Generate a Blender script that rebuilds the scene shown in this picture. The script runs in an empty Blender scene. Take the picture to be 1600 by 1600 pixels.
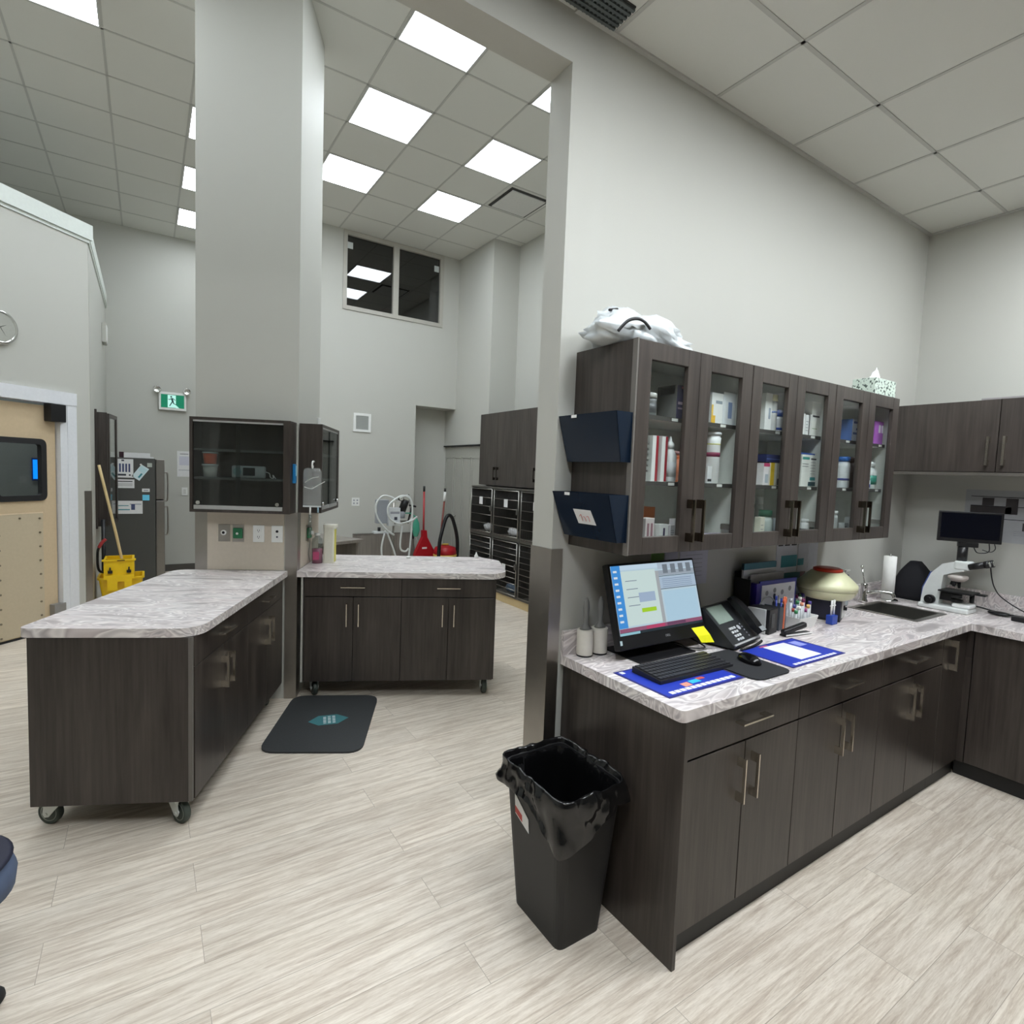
import bpy, bmesh, math, random
from mathutils import Vector, Matrix, noise
random.seed(7)
PI = math.pi
scene = bpy.context.scene
COL = scene.collection

# ------------------------------------------------------------------ materials
MATS = {}
def lin(c):
    c = c / 255.0
    return c / 12.92 if c <= 0.04045 else ((c + 0.055) / 1.055) ** 2.4
def rgb(r, g, b): return (lin(r), lin(g), lin(b), 1.0)
def newmat(name):
    m = bpy.data.materials.new(name); m.use_nodes = True
    nt = m.node_tree; b = nt.nodes['Principled BSDF']
    return m, nt, b
def P(name, col, rough=0.5, metal=0.0, spec=0.5, emit=None, es=0.0, var=0.06, sc=40.0, trans=0.0, coat=0.0, bump=0.0, ior=1.45, alpha=1.0):
    """principled with a slight procedural variation"""
    if name in MATS: return MATS[name]
    m, nt, b = newmat(name)
    c = rgb(*col)
    tc = nt.nodes.new('ShaderNodeTexCoord'); n = nt.nodes.new('ShaderNodeTexNoise')
    n.inputs['Scale'].default_value = sc; n.inputs['Detail'].default_value = 3
    nt.links.new(tc.outputs['Object'], n.inputs['Vector'])
    mx = nt.nodes.new('ShaderNodeMix'); mx.data_type = 'RGBA'
    mx.inputs[6].default_value = tuple(x * (1 - var) for x in c[:3]) + (1,)
    mx.inputs[7].default_value = tuple(min(1, x * (1 + var)) for x in c[:3]) + (1,)
    nt.links.new(n.outputs['Fac'], mx.inputs[0]); nt.links.new(mx.outputs[2], b.inputs['Base Color'])
    b.inputs['Roughness'].default_value = rough; b.inputs['Metallic'].default_value = metal
    b.inputs['Specular IOR Level'].default_value = spec
    b.inputs['Transmission Weight'].default_value = trans
    b.inputs['IOR'].default_value = ior
    b.inputs['Coat Weight'].default_value = coat
    b.inputs['Alpha'].default_value = alpha
    if bump:
        bp = nt.nodes.new('ShaderNodeBump'); bp.inputs['Strength'].default_value = bump; bp.inputs['Distance'].default_value = 0.002
        nt.links.new(n.outputs['Fac'], bp.inputs['Height']); nt.links.new(bp.outputs['Normal'], b.inputs['Normal'])
    if emit:
        b.inputs['Emission Color'].default_value = rgb(*emit); b.inputs['Emission Strength'].default_value = es
    MATS[name] = m
    return m
def glass_mat(name, tint=(235, 240, 238), ior=1.5, boost=1.0):
    m = bpy.data.materials.new(name); m.use_nodes = True; nt = m.node_tree; nt.nodes.clear()
    o = nt.nodes.new('ShaderNodeOutputMaterial'); mix = nt.nodes.new('ShaderNodeMixShader')
    t = nt.nodes.new('ShaderNodeBsdfTransparent'); g = nt.nodes.new('ShaderNodeBsdfGlossy'); f = nt.nodes.new('ShaderNodeLayerWeight'); f.inputs['Blend'].default_value = 0.5
    pw = nt.nodes.new('ShaderNodeMath'); pw.operation = 'POWER'; pw.inputs[1].default_value = 4.0
    mul = nt.nodes.new('ShaderNodeMath'); mul.operation = 'MULTIPLY_ADD'; mul.use_clamp = True; mul.inputs[1].default_value = 0.6; mul.inputs[2].default_value = 0.022 * boost
    t.inputs[0].default_value = rgb(*tint); g.inputs['Roughness'].default_value = 0.02
    nt.links.new(f.outputs['Facing'], pw.inputs[0]); nt.links.new(pw.outputs[0], mul.inputs[0]); nt.links.new(mul.outputs[0], mix.inputs[0])
    nt.links.new(t.outputs[0], mix.inputs[1]); nt.links.new(g.outputs[0], mix.inputs[2]); nt.links.new(mix.outputs[0], o.inputs[0])
    MATS[name] = m
    return m
def wood_mat(name, c1, c2, rough=0.38):
    m, nt, b = newmat(name)
    tc = nt.nodes.new('ShaderNodeTexCoord'); mp = nt.nodes.new('ShaderNodeMapping'); mp.inputs['Scale'].default_value = (1, 1, 0.045)
    n1 = nt.nodes.new('ShaderNodeTexNoise'); n1.inputs['Scale'].default_value = 55; n1.inputs['Detail'].default_value = 6; n1.inputs['Roughness'].default_value = 0.62
    n2 = nt.nodes.new('ShaderNodeTexNoise'); n2.inputs['Scale'].default_value = 7; n2.inputs['Detail'].default_value = 3; n2.inputs['Distortion'].default_value = 0.6
    mp2 = nt.nodes.new('ShaderNodeMapping'); mp2.inputs['Scale'].default_value = (1, 1, 0.16)
    nt.links.new(tc.outputs['Object'], mp.inputs[0]); nt.links.new(tc.outputs['Object'], mp2.inputs[0])
    nt.links.new(mp.outputs[0], n1.inputs['Vector']); nt.links.new(mp2.outputs[0], n2.inputs['Vector'])
    ad = nt.nodes.new('ShaderNodeMath'); ad.operation = 'ADD'; nt.links.new(n1.outputs['Fac'], ad.inputs[0]); nt.links.new(n2.outputs['Fac'], ad.inputs[1])
    cr = nt.nodes.new('ShaderNodeValToRGB'); cr.color_ramp.elements[0].position = 0.38; cr.color_ramp.elements[1].position = 0.66
    hv = nt.nodes.new('ShaderNodeMath'); hv.operation = 'MULTIPLY'; hv.inputs[1].default_value = 0.5
    nt.links.new(ad.outputs[0], hv.inputs[0]); nt.links.new(hv.outputs[0], cr.inputs[0])
    cr.color_ramp.elements[0].color = rgb(*c1); cr.color_ramp.elements[1].color = rgb(*c2)
    nt.links.new(cr.outputs[0], b.inputs['Base Color']); b.inputs['Roughness'].default_value = rough
    bp = nt.nodes.new('ShaderNodeBump'); bp.inputs['Strength'].default_value = 0.12; bp.inputs['Distance'].default_value = 0.001
    nt.links.new(n1.outputs['Fac'], bp.inputs['Height']); nt.links.new(bp.outputs[0], b.inputs['Normal'])
    MATS[name] = m
    return m
def marble_mat(name):
    m, nt, b = newmat(name)
    tc = nt.nodes.new('ShaderNodeTexCoord')
    mp = nt.nodes.new('ShaderNodeMapping'); mp.inputs['Scale'].default_value = (0.8, 3.0, 1.9); mp.inputs['Rotation'].default_value = (0, 0, 0.25)
    nt.links.new(tc.outputs['Object'], mp.inputs[0])
    nd = nt.nodes.new('ShaderNodeTexNoise'); nd.inputs['Scale'].default_value = 2.2; nd.inputs['Detail'].default_value = 1.5; nd.inputs['Distortion'].default_value = 0.8
    nt.links.new(mp.outputs[0], nd.inputs['Vector'])
    vm = nt.nodes.new('ShaderNodeVectorMath'); vm.operation = 'MULTIPLY_ADD'; vm.inputs[1].default_value = (0.42, 0.42, 0.42)
    nt.links.new(nd.outputs['Color'], vm.inputs[0]); nt.links.new(mp.outputs[0], vm.inputs[2])
    n2 = nt.nodes.new('ShaderNodeTexNoise'); n2.inputs['Scale'].default_value = 3.6; n2.inputs['Detail'].default_value = 3.0; n2.inputs['Roughness'].default_value = 0.48; n2.inputs['Distortion'].default_value = 0.7
    nt.links.new(vm.outputs[0], n2.inputs['Vector'])
    cr = nt.nodes.new('ShaderNodeValToRGB'); e = cr.color_ramp.elements
    e[0].position = 0.30; e[0].color = rgb(158, 152, 151); e[1].position = 0.70; e[1].color = rgb(180, 175, 176)
    for pos, c in ((0.38, (190, 184, 182)), (0.42, (236, 233, 230)), (0.445, (182, 177, 177)), (0.475, (218, 214, 211)), (0.495, (250, 249, 246)), (0.515, (188, 183, 183)), (0.55, (222, 218, 215)), (0.575, (248, 245, 241)), (0.60, (198, 190, 189)), (0.64, (226, 220, 218))):
        x = e.new(pos); x.color = rgb(*c)
    nt.links.new(n2.outputs['Fac'], cr.inputs[0])
    w = nt.nodes.new('ShaderNodeTexNoise'); w.inputs['Scale'].default_value = 2.0; nt.links.new(mp.outputs[0], w.inputs['Vector'])
    mx = nt.nodes.new('ShaderNodeMix'); mx.data_type = 'RGBA'; mx.blend_type = 'MULTIPLY'; mx.inputs[7].default_value = rgb(240, 232, 234)
    nt.links.new(w.outputs['Fac'], mx.inputs[0]); nt.links.new(cr.outputs[0], mx.inputs[6]); nt.links.new(mx.outputs[2], b.inputs['Base Color'])
    b.inputs['Roughness'].default_value = 0.28
    MATS[name] = m
    return m
def floor_mat():
    m, nt, b = newmat('vinyl_planks')
    N = nt.nodes.new; L = nt.links.new
    tc = N('ShaderNodeTexCoord')
    br = N('ShaderNodeTexBrick'); br.offset = 0.37; br.inputs['Scale'].default_value = 1.0
    br.inputs['Brick Width'].default_value = 1.22; br.inputs['Row Height'].default_value = 0.182
    br.inputs['Mortar Size'].default_value = 0.0012; br.inputs['Mortar Smooth'].default_value = 0.3; br.inputs['Bias'].default_value = 0
    br.inputs['Color1'].default_value = (0.1, 0.1, 0.1, 1); br.inputs['Color2'].default_value = (0.9, 0.9, 0.9, 1); br.inputs['Mortar'].default_value = (0.5, 0.5, 0.5, 1)
    L(tc.outputs['Object'], br.inputs['Vector'])
    mp = N('ShaderNodeMapping'); mp.inputs['Scale'].default_value = (0.85, 13.0, 1)
    off = N('ShaderNodeVectorMath'); off.operation = 'MULTIPLY_ADD'; off.inputs[1].default_value = (9, 9, 9)
    L(br.outputs['Color'], off.inputs[0]); L(tc.outputs['Object'], off.inputs[2]); L(off.outputs[0], mp.inputs[0])
    n1 = N('ShaderNodeTexNoise'); n1.inputs['Scale'].default_value = 3.6; n1.inputs['Detail'].default_value = 9; n1.inputs['Roughness'].default_value = 0.7; n1.inputs['Distortion'].default_value = 0.55
    L(mp.outputs[0], n1.inputs['Vector'])
    n3 = N('ShaderNodeTexNoise'); n3.inputs['Scale'].default_value = 22.0; n3.inputs['Detail'].default_value = 6; n3.inputs['Roughness'].default_value = 0.7; n3.inputs['Distortion'].default_value = 0.8
    L(mp.outputs[0], n3.inputs['Vector'])
    cr = N('ShaderNodeValToRGB'); e = cr.color_ramp.elements
    e[0].position = 0.28; e[0].color = rgb(174, 160, 147); e[1].position = 0.74; e[1].color = rgb(232, 223, 209)
    for pos, c in ((0.42, (197, 185, 170)), (0.50, (211, 201, 187)), (0.58, (221, 212, 199))):
        x = e.new(pos); x.color = rgb(*c)
    L(n1.outputs['Fac'], cr.inputs[0])
    cr3 = N('ShaderNodeValToRGB'); cr3.color_ramp.elements[0].position = 0.36; cr3.color_ramp.elements[0].color = (0.80, 0.76, 0.72, 1)
    cr3.color_ramp.elements[1].position = 0.56; cr3.color_ramp.elements[1].color = (1, 1, 1, 1); L(n3.outputs['Fac'], cr3.inputs[0])
    m1 = N('ShaderNodeMix'); m1.data_type = 'RGBA'; m1.blend_type = 'MULTIPLY'; m1.inputs[0].default_value = 0.75
    L(cr.outputs[0], m1.inputs[6]); L(cr3.outputs[0], m1.inputs[7])
    sv = N('ShaderNodeMapRange'); sv.inputs[1].default_value = 0.2; sv.inputs[2].default_value = 0.8; sv.inputs[3].default_value = 0.94; sv.inputs[4].default_value = 1.04
    L(br.outputs['Color'], sv.inputs[0])
    m2 = N('ShaderNodeVectorMath'); m2.operation = 'SCALE'; L(m1.outputs[2], m2.inputs[0]); L(sv.outputs[0], m2.inputs['Scale'])
    m3 = N('ShaderNodeMix'); m3.data_type = 'RGBA'; m3.inputs[7].default_value = rgb(122, 112, 100)
    sc = N('ShaderNodeMath'); sc.operation = 'MULTIPLY'; sc.inputs[1].default_value = 0.6
    L(br.outputs['Fac'], sc.inputs[0]); L(sc.outputs[0], m3.inputs[0]); L(m2.outputs[0], m3.inputs[6]); L(m3.outputs[2], b.inputs['Base Color'])
    b.inputs['Roughness'].default_value = 0.42; b.inputs['Specular IOR Level'].default_value = 0.35
    bp = N('ShaderNodeBump'); bp.inputs['Strength'].default_value = 0.15; bp.inputs['Distance'].default_value = 0.001
    L(n3.outputs['Fac'], bp.inputs['Height']); L(bp.outputs[0], b.inputs['Normal'])
    MATS['floor'] = m
    return m
def dots_mat(name, base, dot):
    m, nt, b = newmat(name)
    tc = nt.nodes.new('ShaderNodeTexCoord'); v = nt.nodes.new('ShaderNodeTexNoise'); v.inputs['Scale'].default_value = 95; v.inputs['Detail'].default_value = 2
    nt.links.new(tc.outputs['Object'], v.inputs['Vector'])
    cr = nt.nodes.new('ShaderNodeValToRGB'); cr.color_ramp.interpolation = 'CONSTANT'
    cr.color_ramp.elements[0].color = rgb(*dot); cr.color_ramp.elements[1].position = 0.42; cr.color_ramp.elements[1].color = rgb(*base)
    nt.links.new(v.outputs['Fac'], cr.inputs[0]); nt.links.new(cr.outputs[0], b.inputs['Base Color']); b.inputs['Roughness'].default_value = 0.6
    MATS[name] = m
    return m

WALL = P('wall_paint', (188, 188, 181), 0.62, var=0.015, sc=160, bump=0.08, spec=0.3)
TILE = P('ceiling_tile', (214, 214, 208), 0.9, var=0.05, sc=420, bump=0.2, spec=0.1)
TBAR = P('ceiling_tee', (186, 186, 181), 0.6)
FLOOR = floor_mat()
WOOD = wood_mat('dark_laminate', (44, 38, 35), (74, 67, 62), 0.34)
WOOD2 = wood_mat('dark_laminate_upper', (50, 44, 41), (78, 71, 66), 0.36)
MARBLE = marble_mat('marble_laminate')
STEEL = P('brushed_steel', (168, 164, 158), 0.34, metal=1.0, var=0.10, sc=9)
CHROME = P('chrome', (215, 215, 212), 0.12, metal=1.0)
NICKEL = P('satin_nickel', (205, 198, 186), 0.25, metal=1.0)
EDGE = P('grey_edge_band', (106, 102, 97), 0.5)
TOE = P('black_toe_kick', (26, 26, 26), 0.5)
WHITE = P('white_melamine', (214, 216, 212), 0.45)
WPLAS = P('white_plastic', (228, 229, 226), 0.35)
WTRIM = P('white_trim', (222, 224, 228), 0.45)
BLACK = P('black_plastic', (22, 22, 24), 0.38)
BLACK2 = P('black_rubber', (30, 30, 32), 0.7)
GLASS = glass_mat('pane_glass', (250, 252, 251))
DGLASS = glass_mat('window_glass', (150, 154, 156), 1.5, 5)
TGLASS = glass_mat('tinted_glass', (222, 226, 226), 1.5, 2.2)
CLEAR = glass_mat('clear_plastic', (225, 230, 230), 1.45, 2.5)
MILKY = P('milky_film', (214, 218, 216), .12, spec=1.0, var=.25, sc=28, alpha=.24)
PAPER = P('paper', (222, 222, 222), 0.7)
INK = P('ink', (60, 62, 72), 0.7)
INKB = P('ink_black', (24, 24, 28), 0.6)
BEIGE = P('beige_panel', (200, 190, 175), 0.5)

# ------------------------------------------------------------------ mesh builder
class MB:
    def __init__(s): s.v = []; s.f = []; s.m = []; s.sm = []; s.mats = []; s.T = Matrix.Identity(4)
    def mi(s, mat):
        if mat not in s.mats: s.mats.append(mat)
        return s.mats.index(mat)
    def add(s, vs, fs, mat, smooth=False):
        o = len(s.v); i = s.mi(mat)
        s.v += [s.T @ Vector(v) for v in vs]
        for f in fs: s.f.append([k + o for k in f]); s.m.append(i); s.sm.append(smooth)
        return s
    def bx(s, x0, x1, y0, y1, z0, z1, mat, r=0.0, seg=2):
        if x1 < x0: x0, x1 = x1, x0
        if y1 < y0: y0, y1 = y1, y0
        if z1 < z0: z0, z1 = z1, z0
        if r <= 0:
            v = [(x0, y0, z0), (x1, y0, z0), (x1, y1, z0), (x0, y1, z0), (x0, y0, z1), (x1, y0, z1), (x1, y1, z1), (x0, y1, z1)]
            return s.add(v, [(3, 2, 1, 0), (4, 5, 6, 7), (0, 1, 5, 4), (1, 2, 6, 5), (2, 3, 7, 6), (3, 0, 4, 7)], mat)
        bm = bmesh.new(); bmesh.ops.create_cube(bm, size=1)
        for v in bm.verts: v.co = Vector(((x0 + x1) / 2 + v.co.x * (x1 - x0), (y0 + y1) / 2 + v.co.y * (y1 - y0), (z0 + z1) / 2 + v.co.z * (z1 - z0)))
        bmesh.ops.bevel(bm, geom=bm.edges[:], offset=r, segments=seg, profile=0.6, affect='EDGES')
        bm.verts.index_update()
        s.add([v.co.copy() for v in bm.verts], [[v.index for v in f.verts] for f in bm.faces], mat, False); bm.free()
        return s
    def cyl(s, p0, p1, r0, mat, r1=None, n=20, cap=True, smooth=True):
        p0 = Vector(p0); p1 = Vector(p1); r1 = r0 if r1 is None else r1
        q = (p1 - p0).normalized().to_track_quat('Z', 'Y').to_matrix()
        vs = []
        for p, r in ((p0, r0), (p1, r1)):
            for k in range(n):
                a = 2 * PI * k / n; vs.append(p + q @ Vector((r * math.cos(a), r * math.sin(a), 0)))
        s.add(vs, [(k, (k + 1) % n, n + (k + 1) % n, n + k) for k in range(n)], mat, smooth)
        if cap: s.add(vs, [list(range(n))[::-1], list(range(n, 2 * n))], mat)
        return s
    def lathe(s, prof, mat, c=(0, 0, 0), n=24, smooth=True, ax=None, sx=1.0, sy=1.0):
        c = Vector(c); vs = []
        for r, z in prof:
            for k in range(n):
                a = 2 * PI * k / n; v = Vector((r * math.cos(a) * sx, r * math.sin(a) * sy, z))
                if ax is not None: v = ax @ v
                vs.append(c + v)
        fs = []
        for j in range(len(prof) - 1):
            for k in range(n): fs.append((j * n + k, j * n + (k + 1) % n, (j + 1) * n + (k + 1) % n, (j + 1) * n + k))
        s.add(vs, fs, mat, smooth)
        if prof[0][0] > 1e-5: s.add(vs[:n], [list(range(n))[::-1]], mat)
        if prof[-1][0] > 1e-5: s.add(vs[-n:], [list(range(n))], mat)
        return s
    def prism(s, poly, z0, z1, mat):
        n = len(poly); vs = [(x, y, z0) for x, y in poly] + [(x, y, z1) for x, y in poly]
        return s.add(vs, [list(range(n))[::-1], list(range(n, 2 * n))] + [(k, (k + 1) % n, n + (k + 1) % n, n + k) for k in range(n)], mat)
    def xprism(s, poly, x0, x1, mat):      # polygon in (y, z), extruded along x
        n = len(poly); vs = [(x0, y, z) for y, z in poly] + [(x1, y, z) for y, z in poly]
        return s.add(vs, [list(range(n)), list(range(n, 2 * n))[::-1]] + [(k, n + k, n + (k + 1) % n, (k + 1) % n) for k in range(n)], mat)
    def yprism(s, poly, y0, y1, mat):      # polygon in (x, z), extruded along y
        n = len(poly); vs = [(x, y0, z) for x, z in poly] + [(x, y1, z) for x, z in poly]
        return s.add(vs, [list(range(n)), list(range(n, 2 * n))[::-1]] + [(k, n + k, n + (k + 1) % n, (k + 1) % n) for k in range(n)], mat)
    def tube(s, pts, r, mat, n=8, sub=6, closed=False):
        P_ = [Vector(p) for p in pts]
        if sub > 1 and len(P_) > 2:
            Q = []
            m = len(P_)
            for i in range(m if closed else m - 1):
                a = P_[(i - 1) % m] if (closed or i > 0) else P_[0]; b = P_[i]; c = P_[(i + 1) % m]; d = P_[(i + 2) % m] if (closed or i + 2 < m) else P_[-1]
                for k in range(sub):
                    t = k / sub
                    Q.append(0.5 * ((2 * b) + (c - a) * t + (2 * a - 5 * b + 4 * c - d) * t * t + (3 * b - a - 3 * c + d) * t ** 3))
            if not closed: Q.append(P_[-1])
            P_ = Q
        m = len(P_); vs = []; up = None
        for i in range(m):
            t = (P_[(i + 1) % m] - P_[i - 1]) if (closed or 0 < i < m - 1) else (P_[1] - P_[0] if i == 0 else P_[-1] - P_[-2])
            t.normalize()
            if up is None: up = t.orthogonal().normalized()
            up = (up - t * up.dot(t)); up = up.normalized() if up.length > 1e-6 else t.orthogonal().normalized()
            w = t.cross(up)
            for k in range(n):
                a = 2 * PI * k / n; vs.append(P_[i] + (up * math.cos(a) + w * math.sin(a)) * r)
        fs = []
        for i in range(m if closed else m - 1):
            for k in range(n): fs.append((i * n + k, i * n + (k + 1) % n, ((i + 1) % m) * n + (k + 1) % n, ((i + 1) % m) * n + k))
        s.add(vs, fs, mat, True)
        if not closed: s.add(vs, [list(range(n))[::-1], list(range((m - 1) * n, m * n))], mat)
        return s
    def ball(s, c, r, mat, sx=1, sy=1, sz=1, n=20, h=12, rough=0.0, seed=0):
        vs = []; fs = []
        for j in range(h + 1):
            a = PI * j / h
            for k in range(n):
                b = 2 * PI * k / n
                v = Vector((math.sin(a) * math.cos(b), math.sin(a) * math.sin(b), math.cos(a)))
                q = 1.0
                if rough: q = 1 + rough * noise.noise(v * 2.7 + Vector((seed, 3.1, seed * 2)))
                vs.append((c[0] + v.x * r * sx * q, c[1] + v.y * r * sy * q, c[2] + v.z * r * sz * q))
        for j in range(h):
            for k in range(n): fs.append((j * n + k, j * n + n * 1 + k, (j + 1) * n + (k + 1) % n, j * n + (k + 1) % n))
        return s.add(vs, fs, mat, True)
    def text(s, txt, size, mat, M):
        cu = bpy.data.curves.new('t', 'FONT'); cu.body = txt; cu.size = size; cu.extrude = 0.0004; cu.align_x = 'CENTER'; cu.align_y = 'CENTER'
        o = bpy.data.objects.new('t', cu); COL.objects.link(o); bpy.context.view_layer.update()
        me = bpy.data.meshes.new_from_object(o.evaluated_get(bpy.context.evaluated_depsgraph_get()))
        s.add([M @ v.co for v in me.vertices], [list(p.vertices) for p in me.polygons], mat)
        bpy.data.objects.remove(o); bpy.data.meshes.remove(me)
        return s
    def build(s, name, parent=None, loc=None, rz=0.0):
        me = bpy.data.meshes.new(name); me.from_pydata([tuple(v) for v in s.v], [], s.f)
        for m in s.mats: me.materials.append(m)
        me.polygons.foreach_set('material_index', s.m); me.polygons.foreach_set('use_smooth', s.sm); me.update()
        bm = bmesh.new(); bm.from_mesh(me); bmesh.ops.remove_doubles(bm, verts=bm.verts, dist=1e-6); bmesh.ops.recalc_face_normals(bm, faces=bm.faces); bm.to_mesh(me); bm.free()
        o = bpy.data.objects.new(name, me); COL.objects.link(o)
        if parent is not None: o.parent = parent
        if loc is not None: o.location = loc
        o.rotation_euler.z = rz
        return o

def tag(o, label=None, cat=None, group=None, kind=None):
    if label: o['label'] = label
    if cat: o['category'] = cat
    if group: o['group'] = group
    if kind: o['kind'] = kind
    return o
def thing(name, label, cat, loc=(0, 0, 0), rz=0.0, group=None):
    o = bpy.data.objects.new(name, None); COL.objects.link(o); o.location = loc; o.rotation_euler.z = rz
    return tag(o, label, cat, group)
def struct(name, mb, **k): return tag(mb.build(name, **k), kind='structure')
def copy_tree(o, loc, rz=None):
    c = o.copy(); COL.objects.link(c); c.location = loc
    if rz is not None: c.rotation_euler.z = rz
    for ch in list(o.children):
        d = ch.copy(); COL.objects.link(d); d.parent = c
        for g in list(ch.children):
            e = g.copy(); COL.objects.link(e); e.parent = d
    return c
A26 = math.radians(-26)
UX, UY = math.cos(A26), math.sin(A26)
def I(u, v, z=0.0): return (u * UX - v * UY, u * UY + v * UX, z)

# ------------------------------------------------------------------ room shell
HC, HT, XR, XT, TW = 3.405, 4.85, 3.187, 3.07, 0.1365
m = MB(); m.bx(-5.2, 3.4, -5.2, 8.1, -0.1, 0, FLOOR); struct('floor', m)
m = MB(); m.bx(0, XR + 0.2, 0, TW, 0, HC + 1.6, WALL); m.bx(-5.2, 0, 0, TW, 3.22, HC + 1.6, WALL); m.bx(-5.2, -3.4, 0, TW, 0, 3.22, WALL)
m.bx(0, XR + 0.2, 0, TW, HC, HC, WALL); struct('wall_front', m)
m = MB(); m.bx(XR, XR + 0.15, -5.2, 0, 0, HC + 0.1, WALL); struct('wall_right', m)
m = MB(); m.bx(-5.2, XR, -5.2, -5.05, 0, HC, P('rear_wall_dimmed', (120, 118, 112), .6)); struct('wall_rear', m)  # unseen wall, toned darker than the others to lessen bounced light
m = MB(); m.bx(-5.35, -5.2, -5.2, 8.1, 0, HT, WALL); struct('wall_left', m)
m = MB(); m.bx(XT, XT + 0.15, TW, 4.99, 0, HT, WALL); m.bx(2.64, XT + 0.15, 4.99, 5.11, 0, HT, WALL)
m.bx(2.64, 2.76, 5.11, 6.35, 2.035, HT, WALL); m.bx(2.64, 2.76, 5.11, 5.19, 0, 2.035, WALL); struct('wall_side', m)
# back wall with high window and alcove
m = MB()
m.bx(0.14, 0.90, 6.0, 6.12, 0, HT, WALL); m.bx(0.90, 1.98, 6.0, 6.12, 0, 3.82, WALL); m.bx(1.98, 2.64, 6.0, 6.12, 2.60, 3.82, WALL)
m.bx(2.35, 2.64, 6.0, 6.12, 3.82, HT, WALL); m.bx(0.90, 2.35, 6.0, 6.12, 4.80, HT, WALL)
m.bx(1.90, 1.98, 6.12, 6.40, 0, 2.64, WALL); m.bx(1.90, 2.76, 6.35, 6.45, 0, 2.64, WALL); m.bx(1.98, 2.76, 6.12, 6.35, 2.60, 2.66, WALL)
m.bx(0.0, 0.14, 6.0, 7.86, 0, HT, WALL); m.bx(-5.2, 0.14, 7.86, 8.0, 0, HT, WALL)
struct('wall_back', m)
# dark room behind the high window
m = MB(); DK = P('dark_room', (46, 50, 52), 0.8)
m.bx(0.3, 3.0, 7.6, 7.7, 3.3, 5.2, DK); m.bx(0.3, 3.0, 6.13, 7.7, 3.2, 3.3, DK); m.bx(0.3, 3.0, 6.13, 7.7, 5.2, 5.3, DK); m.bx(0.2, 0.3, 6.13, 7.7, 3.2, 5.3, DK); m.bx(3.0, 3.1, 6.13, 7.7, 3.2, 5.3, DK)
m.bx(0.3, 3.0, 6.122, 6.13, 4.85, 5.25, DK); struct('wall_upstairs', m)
# ceilings with their tee grid
def ceiling(name, x0, x1, y0, y1, z, gx, px, gy, py):
    m = MB(); m.bx(x0, x1, y0, y1, z, z + 0.08, TILE)
    x = gx
    while x - px > x0: x -= px
    while x < x1: m.bx(x - 0.009, x + 0.009, y0, y1, z - 0.003, z, TBAR); x += px
    y = gy
    while y - py > y0: y -= py
    while y < y1: m.bx(x0, x1, y - 0.009, y + 0.009, z - 0.003, z, TBAR); y += py
    return struct(name, m)
ceiling('ceiling', -5.2, 3.07, TW, 7.86, HT, 0.203, 0.61, 2.434, 0.61)
ceiling('ceiling_counter_room', -5.2, XR, -5.05, 0.0, HC, 0.198, 0.632, -0.42, 0.632)
m = MB(); m.bx(0.0, XR, -0.022, 0, HC - 0.008, HC, TBAR); m.bx(XR - 0.022, XR, -5.0, -0.022, HC - 0.008, HC, TBAR); struct('trim_1', m)
m = MB(); BB = P('grey_baseboard', (84, 81, 76), 0.5)
m.bx(-1.83, 0.0, 7.845, 7.86, 0, 0.10, BB); m.bx(0.14, 1.98, 5.985, 6.0, 0, 0.10, BB); struct('baseboard_back', m)
m = MB(); m.bx(XT - 0.012, XT, TW, 4.98, 0, 0.1, BB); struct('baseboard_side', m)

# ceiling light panels
LM = P('led_panel', (255, 255, 255), 0.5, emit=(240, 248, 255), es=8.8, var=0.0)
LM2 = P('led_panel_bright', (255, 255, 255), 0.5, emit=(244, 250, 255), es=22.0, var=0.0)
LF = P('led_frame', (200, 200, 198), 0.5)
def panel(x, y, z, label, h=0.285, lm=None):
    t = thing('ceiling_light', label, 'ceiling light', (x, y, z), 0, 'square light panels in the ceilings')
    m = MB(); f = 0.012
    for a in ((-h - f, h + f, -h - f, -h), (-h - f, h + f, h, h + f), (-h - f, -h, -h, h), (h, h + f, -h, h)): m.bx(a[0], a[1], a[2], a[3], -0.008, -0.0005, LF)
    m.build('frame', t)
    m = MB(); m.bx(-h, h, -h, h, -0.005, -0.0006, lm or LM); m.build('diffuser', t)
names = {(0, 0): 'square white ceiling light panel next to the opening header, topmost of the middle row',
 (0, 1): 'square white light panel in the high ceiling, second of the middle row', (0, 2): 'square white light panel right beside the column, above the high window',
 (1, 0): 'square white light panel mostly hidden behind the wall end at the header corner', (1, 1): 'square white light panel left of the ceiling air vent, larger of that row',
 (1, 2): 'square white light panel in the high ceiling above the right half of the high window', (-2, 1): 'square white light panel at the top left corner of the picture',
 (-1, 3): 'square white light panel cut by the column left edge, upper of the two', (-1, 4): 'square white light panel cut by the column left edge, lower of the two',
 (-1, 1): 'square white light panel hidden above the column front', (-1, 2): 'square white light panel hidden behind the tall grey column'}
for (i, j), lb in names.items(): panel(0.508 + 1.22 * i, 2.129 + 1.22 * j, HT, lb)
for x, y in ((-1.382, -1.368), (-0.118, -1.368), (1.146, -1.368), (2.41, -1.368)):
    panel(x, y, HC, 'square white light panel in the lower ceiling above the counter room', lm=LM2 if y > -2 else LM)
for i, j in ((-2, 0), (-3, 0), (-3, 1), (-4, 0), (-1, -1), (0, -1), (1, -1)): panel(0.508 + 1.22 * i, 2.129 + 1.22 * j, HT, 'unseen square white light panel added in the high ceiling beyond the edge of the picture')  # unseen panels added on the grid to brighten column front and floor
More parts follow.
